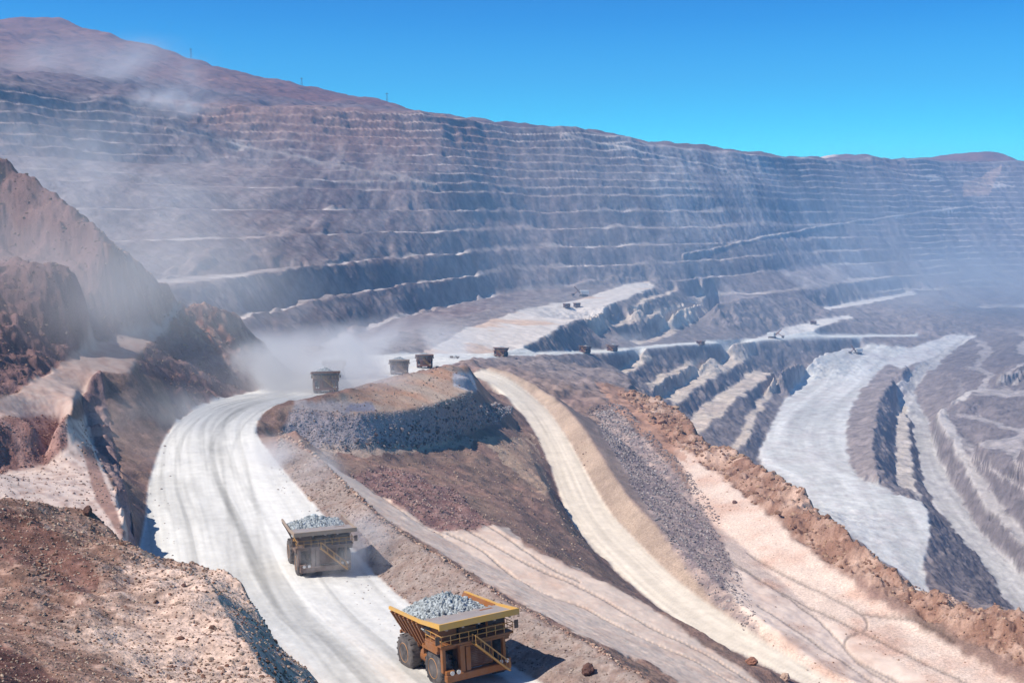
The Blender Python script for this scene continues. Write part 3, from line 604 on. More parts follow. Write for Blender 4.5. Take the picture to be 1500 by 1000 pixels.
add_stones(M['bermz'] & inv, 2300, 1.4, (.42,.36,.32), (.20,.13,.105))
edge = (soft(M['bermz'], 8) > .05) & (~M['bermz']) & (~M['road'])
add_stones(edge & inv, 1500, 1.9, (.26,.14,.11), (.56,.42,.33))
add_stones(M['strip'] & inv, 3600, 1.4, (.17,.14,.145), (.40,.36,.35))
add_stones(((soft(M['strip'], 24) > .02) & ~M['strip'] & ~M['dark'] & ~M['tan'] & ~M['side']) & inv, 900, 1.3, (.16,.13,.135), (.30,.25,.24))
add_stones(M['ridge'] & inv, 5200, 1.7, (.46,.32,.23), (.20,.10,.07))
add_stones(M['ridge'] & inv, 500, 3.6, (.44,.29,.20), (.24,.13,.09))
add_stones(M['pink'] & inv, 700, 1.0, (.30,.17,.12), (.55,.42,.33), dens=sstep(0, .5, mid) + .05)
add_stones((M['spur'] | M['knob']) & inv, 5200, 1.4, (.18,.095,.075), (.36,.25,.20))
lower = (YG > 90) & (YG < 420) & inv & (PX > 440) & (PX < 860) & ~M['road'] & ~M['side'] & ~M['track']
add_stones(lower, 2600, 1.1, (.22,.15,.125), (.44,.33,.26))
rub = stones('rubble', np.concatenate(SP_), np.concatenate(SZ_), np.concatenate(SC_), stone_m); rub['kind'] = 'stuff'

# ------------------------------------------------------------------ light and air
w = bpy.data.worlds.new('World'); scene.world = w; w.use_nodes = True
N = w.node_tree.nodes; L = w.node_tree.links; bg = N['Background']
sky = N.new('ShaderNodeTexSky'); sky.sky_type = 'NISHITA'; sky.sun_disc = False
SUN_EL, SUN_AZ = R(50), math.atan2(-.93, -.33)
sky.sun_elevation = SUN_EL; sky.sun_rotation = SUN_AZ; sky.altitude = 2800; sky.air_density = 1.0; sky.dust_density = .3; sky.ozone_density = 2.0
tint = N.new('ShaderNodeMix'); tint.data_type = 'RGBA'; tint.blend_type = 'MULTIPLY'; tint.inputs['Factor'].default_value = 1
L.new(sky.outputs['Color'], tint.inputs[6]); geo = N.new('ShaderNodeTexCoord'); sx = N.new('ShaderNodeSeparateXYZ'); L.new(geo.outputs['Generated'], sx.inputs[0])
up = N.new('ShaderNodeValToRGB'); L.new(sx.outputs['Z'], up.inputs['Fac']); E = up.color_ramp.elements      # clear mountain sky: cyan low down, deep blue above
E[0].position = .06; E[0].color = (.24, 1.42, 1.40, 1); E[1].position = .75; E[1].color = (.62, .60, .62, 1)
e = E.new(.17); e.color = (.0, .68, 1.12, 1); e = E.new(.30); e.color = (.0, .20, .80, 1); e = E.new(.42); e.color = (.1, .48, .95, 1)
L.new(up.outputs['Color'], tint.inputs[7])
L.new(tint.outputs[2], bg.inputs['Color']); bg.inputs['Strength'].default_value = .115
sd = bpy.data.lights.new('sun', 'SUN'); so = bpy.data.objects.new('sun', sd); COL.objects.link(so)
sd.energy = 5.0; sd.angle = R(.55); sd.color = (1, .93, .83)
to_sun = Vector((math.sin(SUN_AZ) * math.cos(SUN_EL), math.cos(SUN_AZ) * math.cos(SUN_EL), math.sin(SUN_EL)))
so.rotation_euler = to_sun.to_track_quat('Z', 'Y').to_euler(); so.location = (-300, 100, 400)
scene.view_settings.view_transform = 'Standard'; scene.view_settings.look = 'None'; scene.view_settings.exposure = .32; scene.view_settings.gamma = 1
scene.cycles.use_denoising = True; scene.cycles.max_bounces = 5; scene.cycles.diffuse_bounces = 2; scene.cycles.volume_bounces = 2; scene.cycles.volume_max_steps = 128; scene.cycles.volume_step_rate = 1.0

def box_mesh(name, x0, x1, y0, y1, z0, z1):
    bm = bmesh.new(); bmesh.ops.create_cube(bm, size=1)
    for v in bm.verts: v.co = ((x0 + x1) / 2 + v.co.x * (x1 - x0), (y0 + y1) / 2 + v.co.y * (y1 - y0), (z0 + z1) / 2 + v.co.z * (z1 - z0))
    me = bpy.data.meshes.new(name); bm.to_mesh(me); bm.free(); return me
hz, N, L = mat_new('haze air'); N.remove(N['Principled BSDF']); pv = N.new('ShaderNodeVolumePrincipled')
pv.inputs['Color'].default_value = (.20, .52, 1, 1); pv.inputs['Density'].default_value = HAZE = 1.7e-4; pv.inputs['Anisotropy'].default_value = 0.1
L.new(pv.outputs['Volume'], N['Material Output'].inputs['Volume'])
me = box_mesh('haze', -8200, 8200, -60, 4800, float(Z2.min()) - 3, float(Z2.max()) + 8); me.materials.append(hz); ho = bpy.data.objects.new('haze', me); COL.objects.link(ho); ho['kind'] = 'stuff'

# ------------------------------------------------------------------ things: mesh helpers
class MB:
    def __init__(s): s.bm = bmesh.new()
    def box(s, x0, x1, y0, y1, z0, z1, bev=0.0, rot=None):
        r = bmesh.ops.create_cube(s.bm, size=1); vs = r['verts']
        c = Vector(((x0 + x1) / 2, (y0 + y1) / 2, (z0 + z1) / 2))
        for v in vs:
            p = Vector((v.co.x * (x1 - x0), v.co.y * (y1 - y0), v.co.z * (z1 - z0)))
            if rot: p = Euler(rot).to_matrix() @ p
            v.co = c + p
        if bev: bmesh.ops.bevel(s.bm, geom=list({e for v in vs for e in v.link_edges}), offset=bev, segments=1, affect='EDGES')
        return s
    def hull(s, pts):
        vs = [s.bm.verts.new(p) for p in pts]; bmesh.ops.convex_hull(s.bm, input=vs, use_existing_faces=False)
        return s
    def tube(s, a, b, r=.06, n=8):
        a, b = Vector(a), Vector(b); d = b - a; q = d.to_track_quat('Z', 'Y').to_matrix()
        rr = [[s.bm.verts.new(c + q @ Vector((r * math.cos(6.2832 * i / n), r * math.sin(6.2832 * i / n), 0))) for i in range(n)] for c in (a, b)]
        for i in range(n): s.bm.faces.new((rr[0][i], rr[0][(i + 1) % n], rr[1][(i + 1) % n], rr[1][i]))
        s.bm.faces.new(rr[0][::-1]); s.bm.faces.new(rr[1]); return s
    def lathe_x(s, prof, cx, cy, cz, n=32):      # prof: (x offset, radius) revolved about an axle along x
        rings = [[s.bm.verts.new((cx + px, cy + pr * math.cos(6.2832 * i / n), cz + pr * math.sin(6.2832 * i / n))) for i in range(n)] for px, pr in prof]
        for a, b in zip(rings[:-1], rings[1:]):
            for i in range(n): s.bm.faces.new((a[i], a[(i + 1) % n], b[(i + 1) % n], b[i]))
        s.bm.faces.new(rings[0][::-1]); s.bm.faces.new(rings[-1]); return s
    def build(s, name, mat, parent=None, smooth=False):
        bmesh.ops.recalc_face_normals(s.bm, faces=s.bm.faces); me = bpy.data.meshes.new(name); s.bm.to_mesh(me); s.bm.free()
        if smooth:
            for p in me.polygons: p.use_smooth = True
            me.set_sharp_from_angle(angle=R(40))
        me.materials.append(mat); o = bpy.data.objects.new(name, me); COL.objects.link(o)
        if parent: o.parent = parent
        return o
def tag(o, label=None, cat=None, group=None, kind=None):
    for k_, v_ in (('label', label), ('category', cat), ('group', group), ('kind', kind)):
        if v_: o[k_] = v_
    return o
def empty(name, loc=(0, 0, 0), rz=0):
    o = bpy.data.objects.new(name, None); COL.objects.link(o); o.location = loc; o.rotation_euler = (0, 0, rz); o.empty_display_size = .5; return o
def copy_tree(o, parent=None):
    c = o.copy(); COL.objects.link(c); c.parent = parent
    for ch in [q_ for q_ in o.children]: copy_tree(ch, c)
    return c
def paint(name, col, rough=.55, dust=.45, dcol=(.42,.36,.31), metal=0, scale=.7):
    m, N, L = mat_new(name); b = N['Principled BSDF']; b.inputs['Roughness'].default_value = rough; b.inputs['Metallic'].default_value = metal; b.inputs['Specular IOR Level'].default_value = .3
    tc = N.new('ShaderNodeTexCoord'); n_ = N.new('ShaderNodeTexNoise'); n_.inputs['Scale'].default_value = scale; n_.inputs['Detail'].default_value = 7; n_.inputs['Roughness'].default_value = .68
    L.new(tc.outputs['Object'], n_.inputs['Vector']); r_ = N.new('ShaderNodeMapRange'); r_.inputs['From Min'].default_value = .38; r_.inputs['From Max'].default_value = .72; r_.inputs['To Max'].default_value = dust
    L.new(n_.outputs['Fac'], r_.inputs['Value']); mx = N.new('ShaderNodeMix'); mx.data_type = 'RGBA'; mx.inputs[6].default_value = (*col, 1); mx.inputs[7].default_value = (*dcol, 1)
    L.new(r_.outputs['Result'], mx.inputs['Factor']); L.new(mx.outputs[2], b.inputs['Base Color']); return m
Mt = dict(yellow=paint('truck paint', (.26,.095,.022), .55, .4, (.26,.19,.165)), deck=paint('worn steel', (.30,.26,.25), .6, .7, (.40,.36,.34)), dark=paint('dark frame', (.085,.05,.035), .7, .3), tyre=paint('tyre rubber', (.045,.042,.045), .9, .75, (.24,.21,.20)),
          rim=paint('wheel rim', (.42,.19,.05), .5, .5), glass=paint('cab glass', (.03,.035,.045), .12, .1), rail=paint('hand rail', (.50,.26,.06), .5, .3), lamp=paint('lamp glass', (.75,.75,.72), .2, .2), red=paint('grille', (.11,.045,.03), .7, .35),
          white=paint('white paint', (.7,.7,.68), .5, .4), lip=paint('worn yellow rim', (.66,.38,.08), .5, .45, (.42,.34,.27)))

# ------------------------------------------------------------------ mining haul truck, nose towards -Y, wheels on z = 0
def make_truck():
    t = empty('haul_truck')
    f = MB(); f.box(-1.5, -.8, -5.6, 5.2, 1.7, 2.7, .05); f.box(.8, 1.5, -5.6, 5.2, 1.7, 2.7, .05); f.box(-1.9, 1.9, -4.2, -3.0, 1.5, 2.5, .05); f.box(-1.6, 1.6, 2.6, 4.0, 1.3, 2.7, .1)
    f.tube((-2.6, -3.6, 2), (2.6, -3.6, 2), .35, 12); f.tube((-3.4, 3.3, 2), (3.4, 3.3, 2), .55, 12); f.box(-3.0, -1.5, -.9, .9, 1.3, 2.7, .1); f.box(1.5, 3.2, -1.2, 1.2, 1.2, 2.8, .15)
    f.build('frame', Mt['dark'], t)
    b = MB(); b.box(-3.9, 3.9, -6.35, -5.7, 1.05, 1.85, .08); b.box(-3.9, -2.9, -6.3, -5.0, 1.85, 2.25, .05); b.box(2.9, 3.9, -6.3, -5.0, 1.85, 2.25, .05); b.build('bumper', Mt['yellow'], t)
    g = MB(); g.box(-1.55, 2.0, -5.75, -3.2, 1.9, 4.75, .06); 
    hood = g.build('engine_housing', Mt['yellow'], t)
    g = MB(); g.box(-1.3, 1.75, -5.84, -5.72, 2.1, 4.5, .02)
    for i in range(12): g.box(-1.25, 1.7, -5.90, -5.83, 2.2 + i * .19, 2.29 + i * .19)
    g.build('grille', Mt['red'], t)
    for a_ in ((-2.15, -1.6, -6.25, -5.6, 1.85, 4.7), (3.0, 3.35, -6.2, -5.7, 1.85, 4.7), (-4.1, -3.7, -5.9, -5.4, 2.0, 4.7), (-1.45, -.9, -6.2, -5.8, 1.85, 4.42)):
        p = MB(); p.box(*a_, .04); p.build('pillar', Mt['yellow'], t)
    p = MB(); p.box(-1.6, 3.0, -6.2, -5.95, 4.45, 4.72, .03); p.build('cross_beam', Mt['yellow'], t)
    d = MB(); d.box(-4.35, 4.35, -6.3, -2.4, 4.75, 4.98, .04); d.box(-4.4, -2.0, -5.4, -2.5, 4.2, 4.75, .05); d.box(2.3, 4.4, -5.4, -2.5, 4.2, 4.75, .05); d.build('platform', Mt['yellow'], t)
    # fenders over the front wheels
    for s_ in (-1, 1):
        fe = MB(); fe.box(min(s_ * 2.3, s_ * 4.35), max(s_ * 2.3, s_ * 4.35), -2.0, -1.75, 3.2, 4.3, .03); fe.box(min(s_ * 3.9, s_ * 4.4), max(s_ * 3.9, s_ * 4.4), -5.2, -1.75, 3.9, 4.21, .03); fe.build('fender', Mt['yellow'], t)
    st = MB(); a, c = Vector((-.75, -6.55, 4.75)), Vector((3.1, -6.75, 1.25))
    for o_ in (-.12, .62): st.tube(a + Vector((0, -o_, 0)), c + Vector((0, -o_, 0)), .11, 6)
    for i in range(13): 
        q_ = a.lerp(c, i / 12); st.box(q_.x - .16, q_.x + .16, q_.y - .6, q_.y + .1, q_.z - .03, q_.z + .03)
    st.build('stair', Mt['rail'], t)
    sr = MB()
    for o_ in (-.1, .62):
        sr.tube(a + Vector((0, -o_, .95)), c + Vector((0, -o_, .95)), .045, 6)
        for i in range(0, 13, 3):
            q_ = a.lerp(c, i / 12) + Vector((0, -o_, 0)); sr.tube(q_, q_ + Vector((0, 0, .95)), .035, 6)
    sr.build('stair_rail', Mt['rail'], t)
    rl = MB()
    for zz in (5.45, 5.98): rl.tube((-4.3, -6.25, zz), (4.3, -6.25, zz), .045, 6); rl.tube((-4.3, -6.25, zz), (-4.3, -2.6, zz), .045, 6); rl.tube((4.3, -6.25, zz), (4.3, -2.6, zz), .045, 6)
    for i in range(9): rl.tube((-4.3 + 8.6 * i / 8, -6.25, 4.98), (-4.3 + 8.6 * i / 8, -6.25, 5.98), .045, 6)
    for i in range(1, 4):
        for s_ in (-1, 1): rl.tube((s_ * 4.3, -6.25 + i * 1.2, 4.98), (s_ * 4.3, -6.25 + i * 1.2, 5.98), .045, 6)
    rl.build('railing', Mt['rail'], t)
    cb = MB(); cb.box(1.7, 4.1, -5.1, -2.7, 4.98, 6.9, .12); cab = cb.build('cab', Mt['yellow'], t)
    wd = MB(); wd.box(1.9, 3.9, -5.14, -5.08, 5.75, 6.65, .02); wd.box(4.08, 4.14, -4.9, -3.0, 5.75, 6.65, .02); wd.box(1.66, 1.72, -4.9, -3.0, 5.75, 6.65, .02); wd.build('window', Mt['glass'], cab)
    ac = MB(); ac.box(-3.9, -1.7, -4.8, -3.0, 4.98, 6.3, .08); ac.box(-1.3, .9, -4.4, -2.8, 4.98, 5.9, .08); ac.build('control_cabinet', Mt['yellow'], t)
    for s_ in (-1, 1):
        for k_ in (2.55, 3.3):
            h = MB(); h.lathe_x([(-.12, .2), (.12, .24)], 0, 0, 0, 12)
            for v in h.bm.verts: v.co = Vector((v.co.y + s_ * k_, -6.42 - v.co.x * .6, v.co.z + 2.05))
            h.build('headlight', Mt['lamp'], t)
        mi = MB(); mi.box(s_ * 4.75 - .25, s_ * 4.75 + .25, -6.3, -6.2, 5.2, 6.1, .03); mi.tube((s_ * 4.3, -6.2, 5.9), (s_ * 4.75, -6.2, 5.9), .04, 6); mi.build('mirror', Mt['dark'], t)
        ta = MB()
        ta.tube((s_ * 2.5, -1.0, 2.0), (s_ * 2.5, 1.6, 2.0), .75, 16) if s_ < 0 else ta.box(1.9, 3.5, -1.0, 1.4, 1.5, 2.9, .15)
        ta.build('fuel_tank', Mt['yellow'], t)
        ex = MB(); ex.tube((s_ * 3.0, -1.95, 4.3), (s_ * 3.0, -1.95, 6.4), .22, 10); ex.build('air_cleaner', Mt['white'], t)
    # wheels
    tp = [(-.70, 1.05), (-.72, 1.45), (-.66, 1.80), (-.50, 1.96), (-.2, 2.02), (.2, 2.02), (.50, 1.96), (.66, 1.80), (.72, 1.45), (.70, 1.05)]
    def wheel(x, y, out):
        w_ = MB(); w_.lathe_x(tp, x, y, 2.0, 36)
        for i in range(36):                       # tread lugs
            an = 6.2832 * i / 36; s2 = 1 if i % 2 else -1
            w_.box(x + s2 * .34 - .30, x + s2 * .34 + .30, y + 1.99 * math.cos(an) - .10, y + 1.99 * math.cos(an) + .10, 2 + 1.99 * math.sin(an) - .05, 2 + 1.99 * math.sin(an) + .05, 0, (an - math.pi / 2, 0, 0))
        wo = w_.build('wheel', Mt['tyre'], t, True)
        if out:
            r_ = MB(); r_.lathe_x([(-.2, 1.08), (.70, 1.10), (.74, 1.04), (.50, .92), (.34, .66), (.36, .44), (.62, .40), (.66, .1)] if out > 0 else [(.2, 1.08), (-.70, 1.10), (-.74, 1.04), (-.50, .92), (-.34, .66), (-.36, .44), (-.62, .40), (-.66, .1)], x, y, 2.0, 28)
            for i in range(12):
                an = 6.2832 * i / 12; r_.tube((x + out * .3, y + .78 * math.cos(an), 2 + .78 * math.sin(an)), (x + out * .5, y + .78 * math.cos(an), 2 + .78 * math.sin(an)), .06, 6)
            r_.build('rim', Mt['rim'], wo, True)
    for s_ in (-1, 1):
        wheel(s_ * 3.45, -3.6, s_); wheel(s_ * 3.55, 3.3, s_); wheel(s_ * 2.0, 3.3, 0)
    # dump body: tub with tapering sides, ribs, headboard and a canopy over the cab
    H = MB(); W = 4.75; w_ = 3.2; zb0, zb1, zt0, zt1 = 3.1, 3.9, 6.9, 6.75; y0, y1 = -2.0, 6.1; th = .16
    for s_ in (-1, 1):
        o1, o2 = s_ * W, s_ * w_; i1, i2 = s_ * (W - th), s_ * (w_ - th)
        H.hull([(o1, y0, zt0), (o1, y1 - .8, zt1), (o2, y0, zb0), (o2, y1, zb1), (i1, y0, zt0), (i1, y1 - .8, zt1), (i2, y0, zb0), (i2, y1, zb1)])
        for i in range(7):                        # upright side ribs
            f_ = i / 6; yy = y0 + .3 + f_ * (y1 - y0 - 1.6); zt = zt0 + (zt1 - zt0) * f_ - .25; zb = zb0 + (zb1 - zb0) * f_
            H.hull([(o1 + s_ * .0, yy - .16, zt), (o1, yy + .16, zt), (o2, yy - .16, zb), (o2, yy + .16, zb), (o1 + s_ * .22, yy - .16, zt - .1), (o1 + s_ * .22, yy + .16, zt - .1), (o2 + s_ * .3, yy - .16, zb), (o2 + s_ * .3, yy + .16, zb)])
    H.hull([(-w_, y0, zb0), (w_, y0, zb0), (-w_, y1, zb1), (w_, y1, zb1), (-w_, y0, zb0 - .25), (w_, y0, zb0 - .25), (-w_, y1, zb1 - .25), (w_, y1, zb1 - .25)])
    for i in range(6):
        yy = y0 + .6 + i * 1.5; zz = zb0 + (zb1 - zb0) * (yy - y0) / (y1 - y0); H.box(-w_ - .1, w_ + .1, yy - .14, yy + .14, zz - .55, zz - .2)
    H.hull([(-W, y0, zt0 - .1), (W, y0, zt0 - .1), (-w_, y0 + .2, zb0), (w_, y0 + .2, zb0), (-W, y0 - .18, zt0 - .1), (W, y0 - .18, zt0 - .1), (-w_, y0, zb0), (w_, y0, zb0)])
    body = H.build('dump_body', Mt['yellow'], t)
    cn = MB(); cn.hull([(-W, y0, zt0 - .28), (W, y0, zt0 - .28), (-W + .1, -6.9, 7.02), (W - .1, -6.9, 7.02), (-W, y0, zt0 - .1), (W, y0, zt0 - .1), (-W + .1, -6.9, 7.2), (W - .1, -6.9, 7.2)])
    for i in range(5): cn.box(-3.8 + i * 1.9 - .12, -3.8 + i * 1.9 + .12, -6.7, y0 - .1, 6.62, 6.95)
    cn.build('canopy', Mt['deck'], body)
    lp = MB()
    for s_ in (-1, 1):
        lp.hull([(s_ * (W - .08), y0 - .1, zt0 - .2), (s_ * (W + .18), y0 - .1, zt0 - .2), (s_ * (W - .08), y1 - .8, zt1 - .2), (s_ * (W + .18), y1 - .8, zt1 - .2), (s_ * (W - .08), y0 - .1, zt0 + .12), (s_ * (W + .18), y0 - .1, zt0 + .12), (s_ * (W - .08), y1 - .8, zt1 + .12), (s_ * (W + .18), y1 - .8, zt1 + .12)])
        lp.hull([(s_ * (W - .18), -6.9, 6.98), (s_ * (W + .05), -6.9, 6.98), (s_ * (W - .08), y0 - .1, zt0 - .25), (s_ * (W + .18), y0 - .1, zt0 - .25), (s_ * (W - .18), -6.9, 7.5), (s_ * (W + .05), -6.9, 7.5), (s_ * (W - .08), y0 - .1, zt0 + .12), (s_ * (W + .18), y0 - .1, zt0 + .12)])
    lp.hull([(-W - .05, -6.95, 6.85), (W + .05, -6.95, 6.85), (-W - .05, -6.72, 6.85), (W + .05, -6.72, 6.85), (-W - .05, -6.95, 7.5), (W + .05, -6.95, 7.5), (-W - .05, -6.72, 7.5), (W + .05, -6.72, 7.5)])
    lp.build('body_rim', Mt['lip'], body)
    return t
def ore_mesh(seed):
    n = 44; r = np.random.default_rng(seed); u = np.linspace(-1, 1, n); X_, Y_ = np.meshgrid(u, u)
    x = X_ * 4.5; y = 1.0 + Y_ * 4.1
    e = np.maximum(np.abs(X_), np.abs(Y_)); rr_ = np.sqrt(((X_ + .05) / 1.0) ** 2 + ((Y_ - .05) / 1.0) ** 2)
    z = 6.25 + (2.3 if seed == 3 else 1.6) * np.clip(1 - rr_ * .92, -.3, 1) ** 1.0 + fbm(x * .9 + seed, y * .9, seed, 4) * .55 * np.clip(1.15 - e, 0, 1) + r.normal(size=x.shape) * .09 * (e < .97)
    z = np.where(e > .96, 5.9, z)
    V = np.stack([x, y, z], -1).reshape(-1, 3); i_ = np.arange(n - 1)[:, None] * n + np.arange(n - 1)[None]
    Fq = np.stack([i_, i_ + 1, i_ + n + 1, i_ + n], -1).reshape(-1, 4)
    k_ = len(V); ring = list(range(0, n)) + [n * q_ + n - 1 for q_ in range(1, n)] + [n * (n - 1) + q_ for q_ in range(n - 2, -1, -1)] + [n * q_ for q_ in range(n - 2, 0, -1)]
    base = [k_ + q_ for q_ in range(len(ring))]; VB = V[ring].copy(); VB[:, 0] *= .72; VB[:, 2] = 4.4
    faces = Fq.tolist() + [[ring[q_], base[q_], base[(q_ + 1) % len(ring)], ring[(q_ + 1) % len(ring)]] for q_ in range(len(ring))] + [base[::-1]]
    Va = np.concatenate([V, VB]); col = np.tile(np.array([[.40, .44, .46]]), (len(Va), 1)) * r.uniform(.55, 1.2, (len(Va), 1))
    # lumps of rock lying on the heap
    m_ = 900; ii = r.integers(2, n - 2, m_); jj = r.integers(2, n - 2, m_); pp = np.stack([x, y, z], -1)[ii, jj]; ss = .095 * np.exp(r.normal(size=m_) * .5)
    Vl, Fl = [Va], faces; cl = [col]; o_ = len(Va)
    for q_ in range(m_):
        vv, ff = ICOS[q_ % 6]; Vl.append(vv * ss[q_] + pp[q_]); Fl += (ff + o_).tolist(); o_ += len(vv); cl.append(np.tile(np.array([[.42, .46, .48]]) * r.uniform(.4, 1.4), (len(vv), 1)))
    me = bpy.data.meshes.new('ore_load'); me.from_pydata(np.concatenate(Vl).tolist(), [], Fl); ca = me.color_attributes.new('Col', 'FLOAT_COLOR', 'POINT')
    cc = np.concatenate(cl); ca.data.foreach_set('color', np.c_[np.clip(cc, 0, .8), np.ones(len(cc))].astype(np.float32).ravel()); me.materials.append(stone_m); return me
truck0 = make_truck(); TS = .89; truck0.scale = (TS,) * 3; ORE = [ore_mesh(3), ore_mesh(9)]
# place, heading (degrees from straight at the viewer, positive to the right), label, load label
G1 = 'haul trucks climbing the pale road'
TR = [
 (663, 980, 31, 'nearest haul truck, its yellow rim sunlit around a heap of pale grey ore', 'pale blue-grey broken ore heaped in the nearest haul truck', True),
 (467, 829, 20, 'second nearest haul truck, dull brown front in shade beside the rough grey roadside bank', 'brownish grey ore heaped in the truck beside the roadside bank', True),
 (477, 574, 12, 'rust brown haul truck leading at the road bend above the rubble mound', 'low ore heap in the truck at the road bend', True),
 (490, 554, 190, 'pale dust-veiled haul truck just behind the rust brown truck at the bend', None, False),
 (585, 548, 6, 'purplish brown haul truck left of a darker one on the road above the orange plateau', None, True),
 (622, 538.5, 4, 'dark red-brown haul truck on the road just above the top of the orange plateau', None, True),
 (520, 537, 190, 'faint pale haul truck nearly lost in white dust on the upper road', None, False),
 (734, 522.5, -14, 'lone small haul truck on the thin road above the start of the side road', None, True),
 (857, 516.5, -30, 'tiny haul truck on the thin white road, left one of the far pair', None, True),
 (897, 513.8, -30, 'tiny haul truck on the thin white road, right one of the far pair', None, True),
]
roadz = lambda px, py: None
def on_ground(px, py):                  # walk the viewing ray down to the ground
    x, y, w_ = ray(px, py); best = None; d = 40.0
    while d < 4000:
        if w_ / y * d < ground(x / y * d, d): return (x / y * d, d)
        d *= 1.001
    return (x / y * 500, 500)
TP = []
DUSTY = {Mt['yellow']: [paint('dusty truck paint', (.15,.09,.065), .8, .8, (.29,.25,.24)), paint('red brown truck paint', (.16,.05,.03), .7, .35, (.26,.17,.14))],
         Mt['lip']: [paint('dusty rim', (.36,.27,.20), .75, .6, (.40,.35,.32)), paint('rusty rim', (.22,.10,.06), .7, .4, (.3,.22,.18))]}
def dusty(o, i):
    for c in o.children_recursive:
        m_ = c.material_slots[0].material
        if m_ in DUSTY: c.material_slots[0].link = 'OBJECT'; c.material_slots[0].material = DUSTY[m_][0 if i in (1, 4, 3, 6) else 1]

for i, (px, py, hd, lab, ol, ld) in enumerate(TR):
    x, y = on_ground(px, min(py, 1090)); t = truck0 if i == 0 else copy_tree(truck0)
    t.scale = ((.96, .94, .89)[min(i, 2)],) * 3
    h = R(hd); fx, fy = math.sin(h), -math.cos(h); zs_ = [ground(x + fx * a - fy * b, y + fy * a + fx * b) for a in (-4, 0, 4) for b in (-3.4, 0, 3.4)]
    zf = ground(x + fx * 5, y + fy * 5); zb = ground(x - fx * 5, y - fy * 5); zr = ground(x - fy * 3.5, y + fx * 3.5); zl = ground(x + fy * 3.5, y - fx * 3.5)
    pit = math.atan2(zf - zb, 10); pit = max(-.12, min(.12, pit)); t.location = (x, y, sum(zs_) / 9 - .05); t.rotation_euler = (-pit, 0, h); TP.append((x, y, t.location.z))
    tag(t, lab, 'haul truck', G1)
    if i: dusty(t, i)
    if ld:
        o = bpy.data.objects.new('ore_load', ORE[i % 2]); COL.objects.link(o); o.location = t.location; o.rotation_euler = t.rotation_euler; o.scale = t.scale
        tag(o, ol or ('ore heap in the ' + {4: 'purplish brown truck left of the darker one above the orange plateau', 5: 'dark red-brown truck above the top of the orange plateau', 7: 'lone small truck above the start of the side road', 8: 'left truck of the far pair on the thin road', 9: 'right truck of the far pair on the thin road'}[i]), 'ore load', 'ore heaped in the haul trucks')
    print('truck', i, round(x), round(y), round(t.location.z, 1))

# ------------------------------------------------------------------ dust hanging over the road and slopes
def dust(loc, size, dens, scale, label, rz=0, seed=0, col=(.95,.95,.97)):
    m, N, L = mat_new('dust air'); N.remove(N['Principled BSDF']); pv = N.new('ShaderNodeVolumePrincipled'); pv.inputs['Color'].default_value = (*col, 1); pv.inputs['Anisotropy'].default_value = .2
    tc = N.new('ShaderNodeTexCoord'); ln = N.new('ShaderNodeVectorMath'); ln.operation = 'LENGTH'; L.new(tc.outputs['Object'], ln.inputs[0])
    fo = N.new('ShaderNodeMapRange'); fo.interpolation_type = 'SMOOTHSTEP'; fo.inputs['From Min'].default_value = .15; fo.inputs['From Max'].default_value = .96; fo.inputs['To Min'].default_value = 1; fo.inputs['To Max'].default_value = 0; L.new(ln.outputs['Value'], fo.inputs['Value'])
    mp = N.new('ShaderNodeMapping'); mp.inputs['Location'].default_value = (seed * 3.1, seed * 1.7, 0); mx_ = max(size); mp.inputs['Scale'].default_value = tuple(a / mx_ for a in size); L.new(tc.outputs['Object'], mp.inputs['Vector'])
    nz = N.new('ShaderNodeTexNoise'); nz.inputs['Scale'].default_value = scale; nz.inputs['Detail'].default_value = 5; nz.inputs['Roughness'].default_value = .6; nz.inputs['Distortion'].default_value = .9; L.new(mp.outputs['Vector'], nz.inputs['Vector'])
    nr = N.new('ShaderNodeMapRange'); nr.inputs['From Min'].default_value = .44; nr.inputs['From Max'].default_value = .68; L.new(nz.outputs['Fac'], nr.inputs['Value'])
    a = N.new('ShaderNodeMath'); a.operation = 'MULTIPLY'; L.new(fo.outputs['Result'], a.inputs[0]); L.new(nr.outputs['Result'], a.inputs[1]); b = N.new('ShaderNodeMath'); b.operation = 'MULTIPLY'; b.inputs[1].default_value = dens; L.new(a.outputs[0], b.inputs[0])
    L.new(b.outputs[0], pv.inputs['Density']); L.new(pv.outputs['Volume'], N['Material Output'].inputs['Volume'])
    bm = bmesh.new(); bmesh.ops.create_icosphere(bm, subdivisions=3, radius=1.03); me = bpy.data.meshes.new('dust_cloud'); bm.to_mesh(me); bm.free(); me.materials.append(m)
    o = bpy.data.objects.new('dust_cloud', me); COL.objects.link(o); o.location = loc; o.scale = size; o.rotation_euler = (0, 0, rz); tag(o, label, 'dust', None, 'stuff'); return o
dust(D(330,560,345), (70, 55, 16), .24, 1.8, 'white dust drifting off the road bend onto the dark hillside', .3, 1)
dust(D(455,525,430), (55, 60, 16), .16, 2.0, 'bright white dust behind the truck at the bend', 0, 2)
dust(D(560,505,640), (90, 90, 22), .04, 2.0, 'thin dust over the upper white road', 0, 3)
dust(D(425,690,220), (12, 30, 8), .20, 2.0, 'pale dust over the roadside bank behind the second truck', .5, 4)
dust(D(95,420,285), (100, 52, 44), .022, 1.5, 'grey dust haze on the left hillside', .2, 5)
dust(D(215,620,250), (26, 45, 10), .05, 2.0, 'dust hugging the cliff beside the road', .3, 6)
dust(D(250,150,1370), (90, 60, 26), .05, 2.0, 'small white dust plume on the left pit rim', 0, 7)
dust(D(150,115,1550), (260, 130, 75), .012, 1.8, 'bluish dust drifting over the slope above the left pit rim', 0, 12)
dust(D(120,260,700), (180, 160, 60), .008, 2.2, 'faint dust drifting over the left pit wall', 0, 8)
